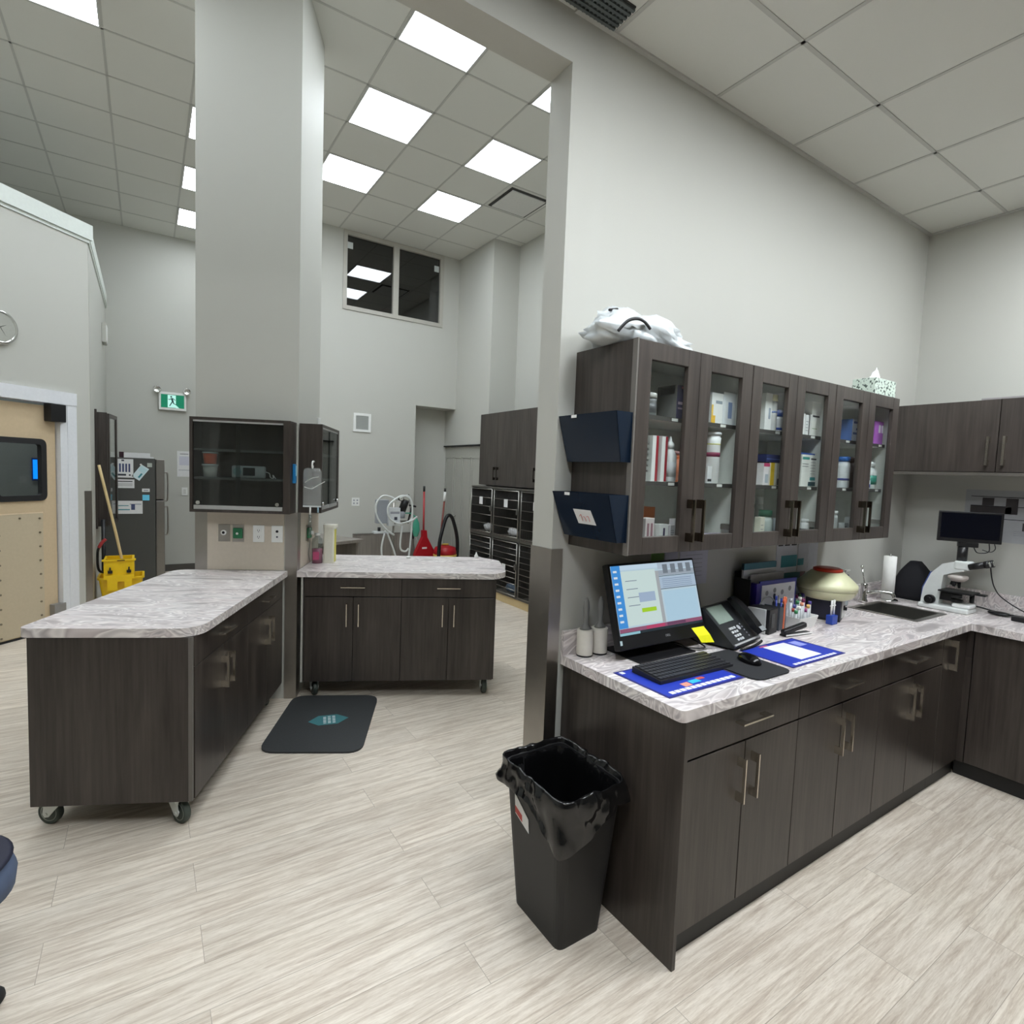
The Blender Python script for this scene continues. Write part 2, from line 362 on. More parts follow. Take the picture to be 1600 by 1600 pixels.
# vents
t = thing('ceiling_vent', 'square ceiling air vent with dark slot near the back of the high ceiling', 'vent', (2.338, 3.959, HT))
m = MB(); V1 = P('vent_grey', (206, 206, 202), 0.6); m.bx(-.23, .23, -.23, .23, -.022, -.012, V1); m.build('face_plate', t)
m = MB(); DV = P('vent_dark', (60, 60, 58), 0.7)
m.bx(-.26, .26, -.26, .26, -.01, -.001, DV); m.build('slot', t)
t = thing('air_grille', 'dark grey slotted linear air grille in the lower ceiling against the wall', 'vent', (-0.6, -0.09, HC))
m = MB(); m.bx(-.8, .772, -.06, .07, -.006, 0.0, DV); m.build('backing', t)
m = MB(); GV = P('grille_grey', (98, 104, 104), 0.5, metal=0.4)
for k in range(6): m.bx(-.8, .772, -.056 + .021 * k, -.044 + .021 * k, -.016, -.006, GV)
for k in range(80): m.bx(-.79 + .0195 * k, -.784 + .0195 * k, -.056, .066, -.013, -.006, GV)
m.build('slat', t)

# ------------------------------------------------------------------ high window
t = tag(bpy.data.objects.new('window_1', None), kind='structure'); COL.objects.link(t)
WF = P('window_frame_paint', (176, 173, 164), 0.5)
m = MB()
for a in ((0.871, 2.372, 3.795, 3.85), (0.871, 2.372, 4.79, 4.845), (0.871, 0.925, 3.85, 4.79), (2.318, 2.372, 3.85, 4.79), (1.585, 1.665, 3.85, 4.79)): m.bx(a[0], a[1], 5.985, 6.07, a[2], a[3], WF)
m.build('window_frame', t)
for x0, x1 in ((0.925, 1.585), (1.665, 2.318)):
    m = MB(); m.bx(x0, x1, 6.03, 6.036, 3.85, 4.79, DGLASS); m.build('pane', t)
for x0, z0 in ((0.935, 4.62), (2.23, 4.60)):
    m = MB(); m.bx(x0, x0 + .075, 6.024, 6.0295, z0, z0 + .085, P('sticker', (190, 196, 194), 0.6)); tag(m.build('window_sticker'), 'small pale sticker at the %s upper corner of the high window' % ('left' if x0 < 1 else 'right'), 'sticker')

# stainless guards
def guard(name, kids, label, loc=(0, 0, 0), rz=0):
    m = MB()
    for k in kids: m.bx(*k, STEEL)
    return tag(m.build(name, loc=loc, rz=rz), label, 'corner guard')
guard('corner_guard', [(-0.004, -0.001, -0.004, TW + 0.004, 0.0, 1.345), (-.001, 0.055, -0.004, -.001, 0.0, 1.345), (-.001, 0.055, TW + .001, TW + .004, 0.0, 1.345)], 'brushed steel corner guard wrapping the wall end beside the counter')

# ------------------------------------------------------------------ column with panels (rotated frame)
m = MB(); m.bx(0, 0.66, 0, 0.66, 0, HT, WALL); struct('wall_column', m, loc=I(-2.09, 1.791), rz=A26)
CL, CR_ = -2.09, -1.43
m = MB(); m.bx(-.004, -.001, -.004, .07, 0, 1.32, STEEL); m.bx(-.001, .075, -.004, -.001, 0, 1.32, STEEL)
tag(m.build('corner_guard', loc=I(CL, 1.791), rz=A26), 'brushed steel corner guard on the left corner of the column', 'corner guard')
m = MB(); m.bx(.001, .004, -.004, .075, 0, 1.32, STEEL); m.bx(-.078, .001, -.004, -.001, 0, 1.32, STEEL)
tag(m.build('corner_guard', loc=I(CR_, 1.791), rz=A26), 'brushed steel corner guard on the right corner of the column, between both islands', 'corner guard')
m = MB(); m.bx(0, .50, -.004, 0, .915, 1.32, BEIGE); tag(m.build('wall_panel', loc=I(-2.015, 1.791), rz=A26), 'beige wall panel with outlets on the column front', 'wall panel')
m = MB(); m.bx(0, .004, 0, .58, .915, 1.32, BEIGE); tag(m.build('wall_panel', loc=I(CR_, 1.87), rz=A26), 'beige wall panel on the column right side with one green port', 'wall panel')
def plate(u, label, kind):
    t = thing('wall_outlet', label, 'outlet', I(u, 1.786, 1.167), A26)
    st = kind in ('port', 'green')
    m = MB(); m.bx(-.037, .037, -.006, 0, -.058, .058, STEEL if st else WPLAS, .002); m.build('cover_plate', t)
    m = MB(); G = P('green_port', (40, 112, 74), 0.45)
    if kind == 'port': m.cyl((0, -.018, .004), (0, -.006, .004), .018, WPLAS); m.cyl((0, -.02, .004), (0, -.0181, .004), .009, INKB)
    elif kind == 'green': m.bx(-.031, .031, -.02, -.006, -.035, .037, G, .008); m.cyl((0, -.026, 0), (0, -.02, 0), .016, G); m.cyl((0, -.028, 0), (0, -.0261, 0), .008, WPLAS)
    elif kind == 'duplex':
        for z in (.022, -.022):
            m.bx(-.018, .018, -.009, -.006, z - .015, z + .015, WPLAS, .002)
            for x in (-.006, .006): m.bx(x - .0015, x + .0015, -.0095, -.009, z - .004, z + .007, INK)
            m.cyl((0, -.0095, z - .009), (0, -.009, z - .009), .003, INK, n=8)
    else:
        m.cyl((0, -.008, .018), (0, -.006, .018), .009, INKB); m.cyl((0, -.008, -.02), (0, -.006, -.02), .006, INK)
    m.build('socket', t)
plate(-1.905, 'steel gas port plate with a white round socket, leftmost on the column panel', 'port')
plate(-1.814, 'steel plate with green gas port on the column front panel', 'green')
plate(-1.681, 'white duplex outlet on the column front panel', 'duplex')
plate(-1.560, 'white plate with two round jacks, rightmost on the column panel', 'jack')
t = thing('wall_outlet', 'green gas port on the right side of the column behind the fluid bag', 'outlet', I(-1.425, 2.06, 1.15), A26)
m = MB(); m.bx(0, .006, -.037, .037, -.058, .058, STEEL); m.build('cover_plate', t)
m = MB(); m.bx(.006, .03, -.03, .03, -.04, .04, MATS['green_port'], .008); m.cyl((.03, 0, 0), (.045, 0, 0), .014, WPLAS); m.build('socket', t)

# ------------------------------------------------------------------ handles, drawers, doors, casters
def pull(m, p, L, axis, out, mat=NICKEL, d=0.036, w=0.0065):
    """flat bar pull: p centre on the face, axis 'x'/'z'/'y' long direction, out = outward unit vector"""
    o = Vector(out); a = Vector({'x': (1, 0, 0), 'y': (0, 1, 0), 'z': (0, 0, 1)}[axis]); b = a.cross(o); p = Vector(p)
    def slab(a0, a1, o0, o1):
        vs = []
        for bb in (-w / 2, w / 2):
            for aa, oo in ((a0, o0), (a1, o0), (a1, o1), (a0, o1)): vs.append(p + a * aa + o * oo + b * bb)
        m.add(vs, [(0, 1, 2, 3), (7, 6, 5, 4), (0, 4, 5, 1), (1, 5, 6, 2), (2, 6, 7, 3), (3, 7, 4, 0)], mat)
    slab(-L / 2, L / 2, d - 0.011, d); slab(-L / 2, -L / 2 + 0.034, 0, d - .0108); slab(L / 2 - 0.034, L / 2, 0, d - .0108)
def front_panel(t, name, x0, x1, z0, z1, y, hx, hz, L, axis, mat=WOOD, th=.018):
    """door / drawer front facing -y"""
    m = MB(); m.bx(x0 + .0015, x1 - .0015, y - th, y, z0 + .0015, z1 - .0015, mat, .0012, 1); d = m.build(name, t)
    m = MB(); pull(m, (hx, y - th, hz), L, axis, (0, -1, 0)); m.build('handle', d)
def caster(t, x, y, rz, r=.052):
    c = MB(); T = Matrix.Translation((x, y, 0)) @ Matrix.Rotation(rz, 4, 'Z'); c.T = T
    GR = P('caster_fork', (206, 210, 206), 0.35, metal=0.3)
    c.bx(-.04, .04, -.045, .045, .112, .12, GR)
    for k in (-1, 1): c.xprism([(-.045, .112), (.05, .112), (-.012, .040), (-.032, .036), (-.042, .05), (-.036, .09)], k * .024 - .002, k * .024 + .002, GR)
    c.cyl((-.030, -.024, r), (.030, -.024, r), .008, GR, n=10)
    o = c.build('caster', t)
    w = MB(); w.T = T; RU = P('caster_tyre', (66, 74, 68), 0.6); HB = P('caster_hub', (156, 162, 154), 0.5)
    AY = Matrix.Rotation(PI / 2, 3, 'Y')
    w.lathe([(r * .74, -.013), (r * .95, -.015), (r, -.01), (r, .01), (r * .95, .015), (r * .74, .013)], RU, (0, -.024, r), ax=AY, n=32)
    w.lathe([(.004, -.012), (r * .5, -.010), (r * .74, -.014), (r * .74, .014), (r * .5, .010), (.004, .012)], HB, (0, -.024, r), ax=AY, n=28)
    w.build('wheel', o)

def rounded(poly, rads, n=5):
    out = []; N = len(poly)
    for i, (p, r) in enumerate(zip(poly, rads)):
        p = Vector(p); a = Vector(poly[i - 1]); b = Vector(poly[(i + 1) % N])
        if r <= 0: out.append(tuple(p)); continue
        d1 = (a - p).normalized(); d2 = (b - p).normalized(); p1 = p + d1 * r; p2 = p + d2 * r
        for k in range(n + 1):
            t = k / n; q = p1 * (1 - t) ** 2 + p * 2 * t * (1 - t) + p2 * t * t; out.append(tuple(q))
    return out

# island 1 (left): local x = across (u), local y = along (v)
t = thing('island_cabinet', 'long rolling island cabinet with marble top left of the column, on grey casters', 'cabinet', I(-2.18, 0.36), A26)
m = MB(); m.bx(0, .645, 0, 1.42, .12, .87, WOOD, .001, 1); m.bx(.645, .66, 0, .018, .12, .87, EDGE); m.bx(.645, .66, 1.40, 1.42, .12, .87, WOOD)
m.build('body', t)
m = MB(); m.prism(rounded([(-.035, .03), (.07 - .035, -.005), (.62, -.005), (.70, .075), (.70, 1.425), (-.035, 1.425)][:0] or [(-.035, -.005), (.69, -.005), (.69, 1.425), (-.035, 1.425)], [.045, .12, 0, .10]), .872, .912, MARBLE); m.build('countertop', t)
for k in range(2):
    y0 = .022 + k * .69; y1 = y0 + .688; ym = (y0 + y1) / 2
    d = MB(); d.bx(.647, .664, y0, y1, .735, .868, WOOD, .001, 1); d = d.build('drawer', t)
    h = MB(); pull(h, (.664, ym, .80), .16, 'y', (1, 0, 0)); h.build('handle', d)
    for s in (0, 1):
        a, b = (y0, ym - .001) if s == 0 else (ym + .001, y1)
        d = MB(); d.bx(.647, .664, a, b, .122, .731, WOOD, .001, 1); d = d.build('door', t)
        h = MB(); pull(h, (.664, ym + (-.04 if s == 0 else .04), .60), .16, 'z', (1, 0, 0), d=.038); h.build('handle', d)
for x, y, r in ((.055, .075, -1.80), (.575, .06, .95), (.08, 1.35, .5), (.58, 1.35, 0)): caster(t, x, y, r)
# island 2 (right)
t = thing('island_cabinet', 'rolling island cabinet with marble top right of the column, facing front', 'cabinet', I(-1.385, 1.80), A26)
m = MB(); m.bx(.0, 1.357, .0, .70, .12, .87, WOOD, .001, 1); m.build('body', t)
m = MB(); m.prism(rounded([(-.040, -.03), (1.345, -.03), (1.435, .07), (1.435, .60), (1.29, .76), (-.040, .76)], [0, .04, .05, .05, .04, 0]), .872, .912, MARBLE); m.build('countertop', t)
for k in range(2):
    x0 = .01 + k * .669; x1 = x0 + .667; xm = (x0 + x1) / 2
    front_panel(t, 'drawer', x0, x1, .735, .868, -.001, xm, .806, .165, 'x')
    front_panel(t, 'door', x0, xm - .0005, .122, .731, -.001, xm - .041, .607, .16, 'z')
    front_panel(t, 'door', xm + .0005, x1, .122, .731, -.001, xm + .041, .607, .16, 'z')
m = MB(); m.bx(-.012, .0, -.02, .0, .12, .87, P('light_edge', (190, 188, 182), 0.5)); m.build('edge_strip', t)
for x, y, r in ((.06, .08, .4), (1.29, .08, .1), (.06, .62, 0), (1.29, .62, .3)): caster(t, x, y, r, .055)

# glass display cabinets on the column
def column_cabinet(t, w, d, h, x_dir_parts=True):
    m = MB(); th = .018
    m.bx(0, th, 0, d, 0, h, WOOD); m.bx(w - .045, w, 0, d, 0, h, WOOD); m.bx(th, w - .045, 0, d, 0, th, WOOD); m.bx(th, w - .045, 0, d, h - th, h, WOOD); m.bx(th, w - .045, d - .008, d, th, h - th, WOOD)
    m.build('body', t)
    for z in (.215, .40):
        s = MB(); s.bx(th, w - .045, .022, d - .009, z, z + .014, P('shelf_grey', (90, 92, 90), 0.5)); s.build('shelf', t)
    for a, b, y in ((.022, w / 2 - .005, .010), (w / 2 - .03, w - .049, .004)):
        g = MB(); g.bx(a, b, y, y + .004, .045, h - .03, TGLASS); g = g.build('glass_door', t)
        r = MB(); r.bx(a, b, y - .003, y + .005, .019, .045, P('alu', (205, 206, 206), .35, metal=.7)); r.build('bottom_rail', g)
        k = MB(); kx = a + .03 if a < .1 else b - .03; k.cyl((kx, y - .016, .062), (kx, y - .001, .062), .012, CHROME); k.build('knob', g)
    r = MB(); r.bx(.022, w - .049, .002, .016, h - .03, h - .019, MATS['alu']); r.build('top_track', t)
t = thing('wall_cabinet', 'dark wall cabinet with sliding glass doors on the column front, above the outlets', 'cabinet', I(-2.065, 1.636, 1.318), A26)
column_cabinet(t, .625, .152, .615)
t2 = thing('wall_cabinet', 'dark wall cabinet with glass doors on the right side of the column, seen edge on', 'cabinet', I(-1.272, 1.80, 1.318), A26 + PI / 2)
column_cabinet(t2, .64, .152, .615)
# things in and on them
z0 = 1.318 + .215 + .014
def cup(name, label, u, v, z, col, lidc, r0=.045, h=.075):
    t = thing(name, label, 'food container', I(u, v, z), A26)
    m = MB(); m.lathe([(.03, 0), (r0 * .85, 0), (r0, h), (r0 * .96, h), (r0 * .82, .003)], P(name + '_' + str(col), col, .35), n=24); m.build('tub', t)
    m = MB(); m.lathe([(.001, h + .008), (r0 + .004, h + .008), (r0 + .006, h - .002), (r0 + .001, h - .002)], lidc, n=24); m.build('lid', t)
LIDC = P('clear_lid', (200, 204, 202), .25)
cup('container', 'white plastic tub with clear lid under the orange tub, glass cabinet on the column', -1.965, 1.706, z0 + .001, (206, 206, 198), LIDC)
cup('container', 'orange plastic tub with clear lid stacked on the white tub in the column cabinet', -1.965, 1.706, z0 + .086, (224, 100, 62), LIDC, .043, .07)
t = thing('monitor_device', 'grey handheld monitor with dark screen and coiled lead in the column cabinet', 'medical monitor', I(-1.70, 1.70, z0 + .045), A26)
m = MB(); GD = P('device_grey', (168, 174, 174), .4); m.bx(-.125, .085, -.02, .02, -.044, .036, GD, .014, 3); m.cyl((-.085, -.026, -.004), (-.085, -.02, -.004), .027, P('device_teal', (130, 160, 160), .4)); m.build('body', t)
m = MB(); m.bx(-.05, .025, -.023, -.0201, -.028, .024, P('dark_lcd', (32, 36, 38), .2)); m.build('screen', t)
m = MB(); m.tube([(.085, 0, 0), (.11, 0, -.01), (.12, -.01, -.035), (.135, 0, -.04), (.13, .01, -.02), (.15, 0, -.043)], .003, WPLAS, n=6); m.build('lead', t)
t = thing('thermometer', 'blue handheld thermometer clipped to the side of the column cabinet', 'thermometer', I(-1.430, 1.70, 1.522), A26)
m = MB(); BLU = P('cyan_blue', (30, 120, 180), .35); m.bx(-.008, .012, -.022, .018, 0, .13, BLU, .006); m.build('body', t)
m = MB(); m.bx(.012, .014, -.015, .010, .05, .12, P('pale_blue', (150, 205, 225), .3)); m.build('display', t)
# fluid bag hanging from cabinet 2's side
t = thing('fluid_bag', 'clear crumpled fluid bag hanging on a hook at the side of the column cabinet', 'fluid bag', I(-1.325, 1.755, 0), A26)
m = MB(); m.tube([(0, .046, 1.675), (0, .0, 1.672), (0, -.012, 1.645), (0, .0, 1.63), (0, .01, 1.645)], .006, WPLAS, n=8); m.build('hook', t)
m = MB(); vs = []; fs = []; nx, nz = 15, 22
for side in (-1, 1):
    for j in range(nz + 1):
        for i in range(nx + 1):
            x = -.062 + .124 * i / nx; z = 1.37 + .26 * j / nz
            w = 1 - .45 * max(0, (z - 1.60) / .03) ** 2 * .6
            b = math.sin(PI * i / nx) ** .5 * math.sin(PI * min(1, max(0.0, j / nz))) ** .4
            q = noise.noise(Vector((x * 28, side * 2.0, z * 22))) * .014
            vs.append((x * w, side * (.016 * b) + q * b, z))
    o = 0 if side < 0 else (nx + 1) * (nz + 1)
    for j in range(nz):
        for i in range(nx): a = o + j * (nx + 1) + i; fs.append((a, a + 1, a + nx + 2, a + nx + 1))
m.add(vs, fs, MILKY, True); m.bx(-.06, .06, -.003, .003, 1.362, 1.372, P('bag_seam', (212, 216, 216), .3)); m.build('bag', t)
m = MB(); m.cyl((-.012, 0, 1.31), (-.012, 0, 1.362), .006, WPLAS); m.cyl((.04, 0, 1.325), (.04, 0, 1.362), .005, P('port_blue', (170, 205, 225), .3)); m.build('port', t)
m = MB(); m.cyl((-.012, 0, 1.17), (-.012, 0, 1.31), .010, CLEAR); m.tube([(-.012, 0, 1.17), (-.01, -.01, 1.10), (-.02, .0, 1.04), (-.01, .01, .98)], .003, CLEAR, n=6); m.build('drip_line', t)
m = MB(); m.tube([(-.05, -.012, 1.50), (0, -.018, 1.49), (.05, -.012, 1.52), (.085, -.01, 1.54)], .0025, WPLAS, n=6); m.tube([(-.045, -.014, 1.53), (0, -.018, 1.56), (.045, -.012, 1.57)], .0025, WPLAS, n=6); m.build('tubing', t)
# bottle and sharps bucket on island 2
t = thing('spray_bottle', 'clear bottle with pink liquid at the column end of the right island', 'bottle', I(-1.365, 2.13, .912), A26)
m = MB(); m.lathe([(.036, 0), (.04, .004), (.04, .16), (.036, .185), (.02, .20), (.02, .215)], CLEAR); m.build('body', t)
m = MB(); m.lathe([(.001, .002), (.037, .003), (.037, .11), (.001, .11)], P('pink_liquid', (206, 120, 150), .2, trans=.3)); m.build('liquid', t)
m = MB(); m.bx(-.022, .022, -.0415, -.0405, .03, .09, P('pink_label', (190, 80, 120), .5)); m.build('label', t)
m = MB(); m.lathe([(.021, .21), (.021, .228), (.001, .228)], WPLAS); m.build('cap', t)
t = thing('sharps_container', 'tall white sharps container with yellow edge beside the pink bottle', 'sharps container', I(-1.285, 2.17, .912), A26)
m = MB(); m.prism(rounded([(-.038, -.045), (.042, -.045), (.042, .045), (-.038, .045)], [.015] * 4), 0, .27, P('sharps_white', (224, 222, 206), .4)); m.bx(.040, .0445, -.03, .035, .01, .255, P('sharps_yellow', (214, 206, 96), .4)); m.build('bin', t)
m = MB(); m.prism(rounded([(-.04, -.05), (.055, -.05), (.055, .05), (-.04, .05)], [.018] * 4), .27, .292, P('sharps_lid', (226, 224, 210), .4)); m.build('lid', t)
m = MB(); m.lathe([(.018, 0), (.018, .012), (.001, .014)], WPLAS); tag(m.build('lid', loc=I(-.70, 2.44, .913)), 'small white round cap lying at the back of the right island top', 'cap')
m = MB(); m.lathe([(.016, 0), (.017, .02), (.006, .04), (.004, .052), (.001, .052)], WPLAS); tag(m.build('nozzle', loc=I(-.135, 2.50, .913)), 'small white nozzle standing at the far right end of the island top', 'nozzle')
m = MB(); m.bx(-.02, .02, 0, .04, 0, .05, WPLAS, .006); m.bx(-.02, .0, 0, .03, .05, .09, WPLAS, .005); tag(m.build('bracket', loc=I(-1.41, 2.38, 1.935), rz=A26), 'small white bracket above the cabinet on the column right side', 'bracket')

# black anti-fatigue mat
t = thing('floor_mat', 'black rubber floor mat with teal logo in front of the right island', 'floor mat', (-.418, 1.765, 0), 0)
t.rotation_euler.z = 0
MATM = P('mat_rubber', (52, 54, 55), .75, var=.25, sc=160, bump=.6)
pts = [(-.855 + .418, 1.545 - 1.765), (-.345 + .418, 1.262 - 1.765), (.022 + .418, 1.995 - 1.765), (-.50 + .418, 2.262 - 1.765)]
m = MB(); m.prism(rounded(pts, [.10] * 4, 6), 0.0, .011, MATM); m.build('mat', t)
m = MB(); TEAL = P('teal', (60, 118, 124), .6); a = math.radians(-14)
T = Matrix.Translation((.022, .0, .0112)) @ Matrix.Rotation(a, 4, 'Z'); m.T = T
m.prism([(-.125, -.005), (-.062, -.072), (.055, -.072), (.125, .0), (.055, .068), (-.062, .068)], 0, .0008, TEAL)
for k in range(3):
    for s in range(7): m.bx(-.032 + k * .028, -.014 + k * .028, -.055 + s * .0155, -.044 + s * .0155 - (.004 if (s + k) % 3 == 0 else 0), .0008, .0012, P('logo_white', (190, 204, 206), .6))
m.build('logo', t)

# ------------------------------------------------------------------ left block: diagonal wall with traffic door, side wall, cap
c45 = math.radians(45)
def D(s, n=0.0, z=0.0):  # s along the diagonal wall, n towards the room
    x = s / math.sqrt(2); return (x + n / math.sqrt(2), x + 6.95 - n / math.sqrt(2), z)
BR = -2.588
m = MB(); m.bx(-4.6 - BR, -3.80 - BR, 0, .12, 0, 3.70, WALL); m.bx(-3.80 - BR, -2.83 - BR, 0, .12, 2.16, 3.70, WALL); m.bx(-2.83 - BR, 0, 0, .12, 0, 3.70, WALL)
struct('wall_diagonal', m, loc=D(BR), rz=c45)
m = MB(); m.bx(-.12, 0, 0.05, 7.86 - 5.12, 0, 3.70, WALL); struct('wall_inner_side', m, loc=(-1.83, 5.12, 0))
m = MB(); CAP = P('cap_white', (206, 212, 206), .45); m.T = Matrix.Rotation(c45, 4, 'Z')
m.bx(-2.1, .012, -.012, .15, 3.70, 3.73, CAP); m.bx(-2.1, .03, -.03, .16, 3.73, 3.87, CAP); m.T = Matrix.Identity(4)
m.bx(-.14, .012, 0.0, 2.73, 3.70, 3.73, CAP); m.bx(-.15, .02, 0.0, 2.73, 3.73, 3.87, CAP); struct('trim_2', m, loc=D(BR))
m = MB(); m.prism([(-4.9, 2.3), (-1.95, 5.25), (-1.95, 7.86), (-5.2, 7.86), (-5.2, 2.3)], 3.60, 3.69, TILE); struct('ceiling_inner', m)
m = MB(); m.bx(-.6, .6, -.3, .3, -.02, 0, LM); tag(m.build('ceiling_light', loc=(-3.0, 5.1, 3.6)), 'unseen light panel added to brighten the room behind the beige traffic door', 'ceiling light')  # unseen panel, added so the grey wall shows through the door window
m = MB(); WB = P('room_grey', (120, 124, 122), .7); m.bx(-1.9, 1.42, 0, .1, 0, 3.6, WB); struct('wall_inner_back', m, loc=D(-2.6, -1.5), rz=c45)
m = MB(); m.bx(-.07, .07, -.012, 0, -.11, .11, P('blue_screen', (20, 120, 235), .4, emit=(0, 125, 255), es=.8)); m.bx(-.076, .076, -.010, 0, -.13, .13, P('blue_frame', (30, 60, 120), .5))
tag(m.build('wall_screen', loc=D(-1.93, -1.485, 1.485), rz=c45), 'bright blue wall screen seen through the door window', 'screen')
# frame and door
t = tag(bpy.data.objects.new('door_1', None), kind='structure'); COL.objects.link(t); t.location = D(0); t.rotation_euler.z = c45
m = MB(); m.bx(-2.835, -2.745, -.025, .0, 0, 2.125, WTRIM); m.bx(-2.90, -2.83, -.02, .125, 0, 2.125, WTRIM); m.bx(-3.90, -2.745, -.03, .0, 2.125, 2.242, WTRIM); m.bx(-3.82, -2.83, .0, .125, 2.125, 2.16, WTRIM); m.bx(-3.90, -3.80, -.02, .125, 0, 2.125, WTRIM)
m.build('door_frame', t)
DB = P('door_beige', (205, 184, 152), .55); DP = P('kick_beige', (196, 182, 156), .5)
m = MB(); x0, x1 = -3.79, -2.91
m.bx(x0, -3.44, .03, .07, .02, 2.10, DB); m.bx(-3.02, x1, .03, .07, .02, 2.10, DB); m.bx(-3.44, -3.02, .03, .07, .02, 1.27, DB); m.bx(-3.44, -3.02, .03, .07, 1.77, 2.10, DB)
d = m.build('door_leaf', t)
m = MB(); R_ = rounded([(-3.445, 1.235), (-3.0, 1.235), (-3.0, 1.795), (-3.445, 1.795)], [.06] * 4, 6); Q_ = rounded([(-3.40, 1.285), (-3.05, 1.285), (-3.05, 1.745), (-3.40, 1.745)], [.025] * 4, 6)
n_ = len(R_); vs = [(x, .016, z) for x, z in R_] + [(x, .012, z) for x, z in Q_] + [(x, .031, z) for x, z in R_] + [(x, .06, z) for x, z in Q_]
fs = []
for k in range(n_):
    q = (k + 1) % n_; fs += [(k, q, n_ + q, n_ + k), (k, 2 * n_ + k, 2 * n_ + q, q), (n_ + k, n_ + q, 3 * n_ + q, 3 * n_ + k)]
m.add(vs, fs, BLACK2); m.build('window_gasket', d)
m = MB(); m.bx(-3.43, -3.03, .045, .049, 1.26, 1.77, GLASS); m.build('pane', d)
m = MB(); m.bx(-3.785, -3.04, .022, .0299, .03, 1.125, DP); m.bx(-3.785, -3.04, .020, .024, 1.122, 1.132, P('kick_edge', (226, 206, 176), .5))
for sx in (-3.07, -3.41, -3.75):
    for k in range(9): m.cyl((sx, .016, .05 + k * .128), (sx, .022, .05 + k * .128), .009, P('rivet', (130, 120, 104), .4, metal=.6), n=10)
for k in range(1, 2): m.cyl((-3.24, .016, 1.085), (-3.24, .022, 1.085), .009, MATS['rivet'], n=10)
m.build('kick_plate', d)
m = MB(); m.bx(-3.01, -2.87, -.055, .03, 1.96, 2.12, BLACK, .006); m.build('hinge_cover', t)
m = MB(); m.bx(-2.99, -2.88, -.03, .03, .12, .26, P('bracket_grey', (150, 148, 146), .45, metal=.4), .004); m.build('pivot_bracket', t)
m = MB(); m.bx(-3.79, -2.91, .025, .075, .0, .02, BLACK2); m.build('door_sweep', t)
# guards on the block corner
m = MB(); m.T = Matrix.Rotation(c45, 4, 'Z'); m.bx(-.07, 0, -.003, 0, 0, 1.315, STEEL); m.T = Matrix.Identity(4); m.bx(.0, .003, 0, .06, 0, 1.315, STEEL)
tag(m.build('corner_guard', loc=D(BR)), 'brushed steel corner guard beside the white door frame', 'corner guard')
# clock
t = thing('wall_clock', 'round wall clock with silver rim at the left edge of the picture', 'clock', D(-3.395, .0, 2.70), c45)
m = MB(); AX = Matrix.Rotation(PI / 2, 3, 'X'); m.lathe([(.13, 0), (.142, .008), (.140, .03), (.125, .036), (.118, .03)], CHROME, ax=AX, n=40); m.build('rim', t)
m = MB(); m.cyl((0, -.026, 0), (0, -.002, 0), .124, WPLAS, n=40); f = m.build('face', t)
m = MB()
for k in range(12):
    a = PI / 2 - k * PI / 6; m.text(str(k if k else 12), .026, INKB, Matrix.Translation((math.cos(a) * .095, -.0275, math.sin(a) * .095)) @ Matrix.Rotation(PI / 2, 4, 'X'))
m.build('numeral', f)
m = MB()
for a, L, w in ((.5, .06, .004), (-1.0, .085, .003)):
    e = Vector((math.cos(a), 0, math.sin(a))); p = Vector((-e.z, 0, e.x)) * w
    m.add([(p.x, -.030, p.z), (-p.x, -.030, -p.z), (e.x * L, -.030, e.z * L)], [(0, 1, 2)], INKB)
m.build('hand', t)
m = MB(); m.bx(-.0, .045, -.13, .13, -.12, .12, WALL, .005); m.bx(.045, .05, -.10, .10, -.10, .10, WPLAS); tag(m.build('wall_speaker', loc=(-1.829, 7.15, 3.22)), 'pale wall box high on the narrow side wall near the exit sign', 'wall box')

# ------------------------------------------------------------------ far left corner: exit sign, fridge, cabinet, mop bucket
t = thing('exit_sign', 'green running figure exit sign high on the back wall left of the column', 'exit sign', (-1.045, 7.86, 2.505))
m = MB(); m.bx(-.172, .172, -.055, -.012, -.13, .13, WPLAS, .006); m.build('housing', t)
m = MB(); GRN = P('exit_green', (0, 110, 80), .4, emit=(0, 138, 100), es=.25); m.bx(-.145, .145, -.0565, -.0551, -.095, .095, GRN); fc = m.build('face', t)
m = MB(); EW = P('exit_white', (180, 220, 214), .4, emit=(190, 255, 240), es=.3); m.bx(-.062, .04, -.058, -.0566, -.09, .088, EW)
m.add([(.04, -.0575, -.05), (.085, -.0575, -.095), (.04, -.0575, -.095)], [(0, 1, 2)], EW); m.build('doorway', fc)
m = MB(); FG = P('exit_figure', (10, 70, 70), .5); y = -.0592
def limb(x0, z0, x1, z1, w):
    d = Vector((x1 - x0, 0, z1 - z0)).normalized(); p = Vector((-d.z, 0, d.x)) * w
    m.add([(x0 + p.x, y, z0 + p.z), (x0 - p.x, y, z0 - p.z), (x1 - p.x, y, z1 - p.z), (x1 + p.x, y, z1 + p.z)], [(0, 1, 2, 3)], FG)
m.cyl((-.018, y, .063), (-.018, y + .001, .063), .012, FG, n=16)
limb(-.012, .045, .002, -.005, .012); limb(-.012, .04, -.04, .022, .005); limb(-.04, .022, -.055, .028, .004); limb(-.005, .042, .02, .03, .005); limb(.02, .03, .032, .012, .004)
limb(0, 0, -.02, -.035, .007); limb(-.02, -.035, -.038, -.07, .006); limb(.002, 0, .014, -.035, .007); limb(.014, -.035, .045, -.045, .005); m.build('running_figure', fc)
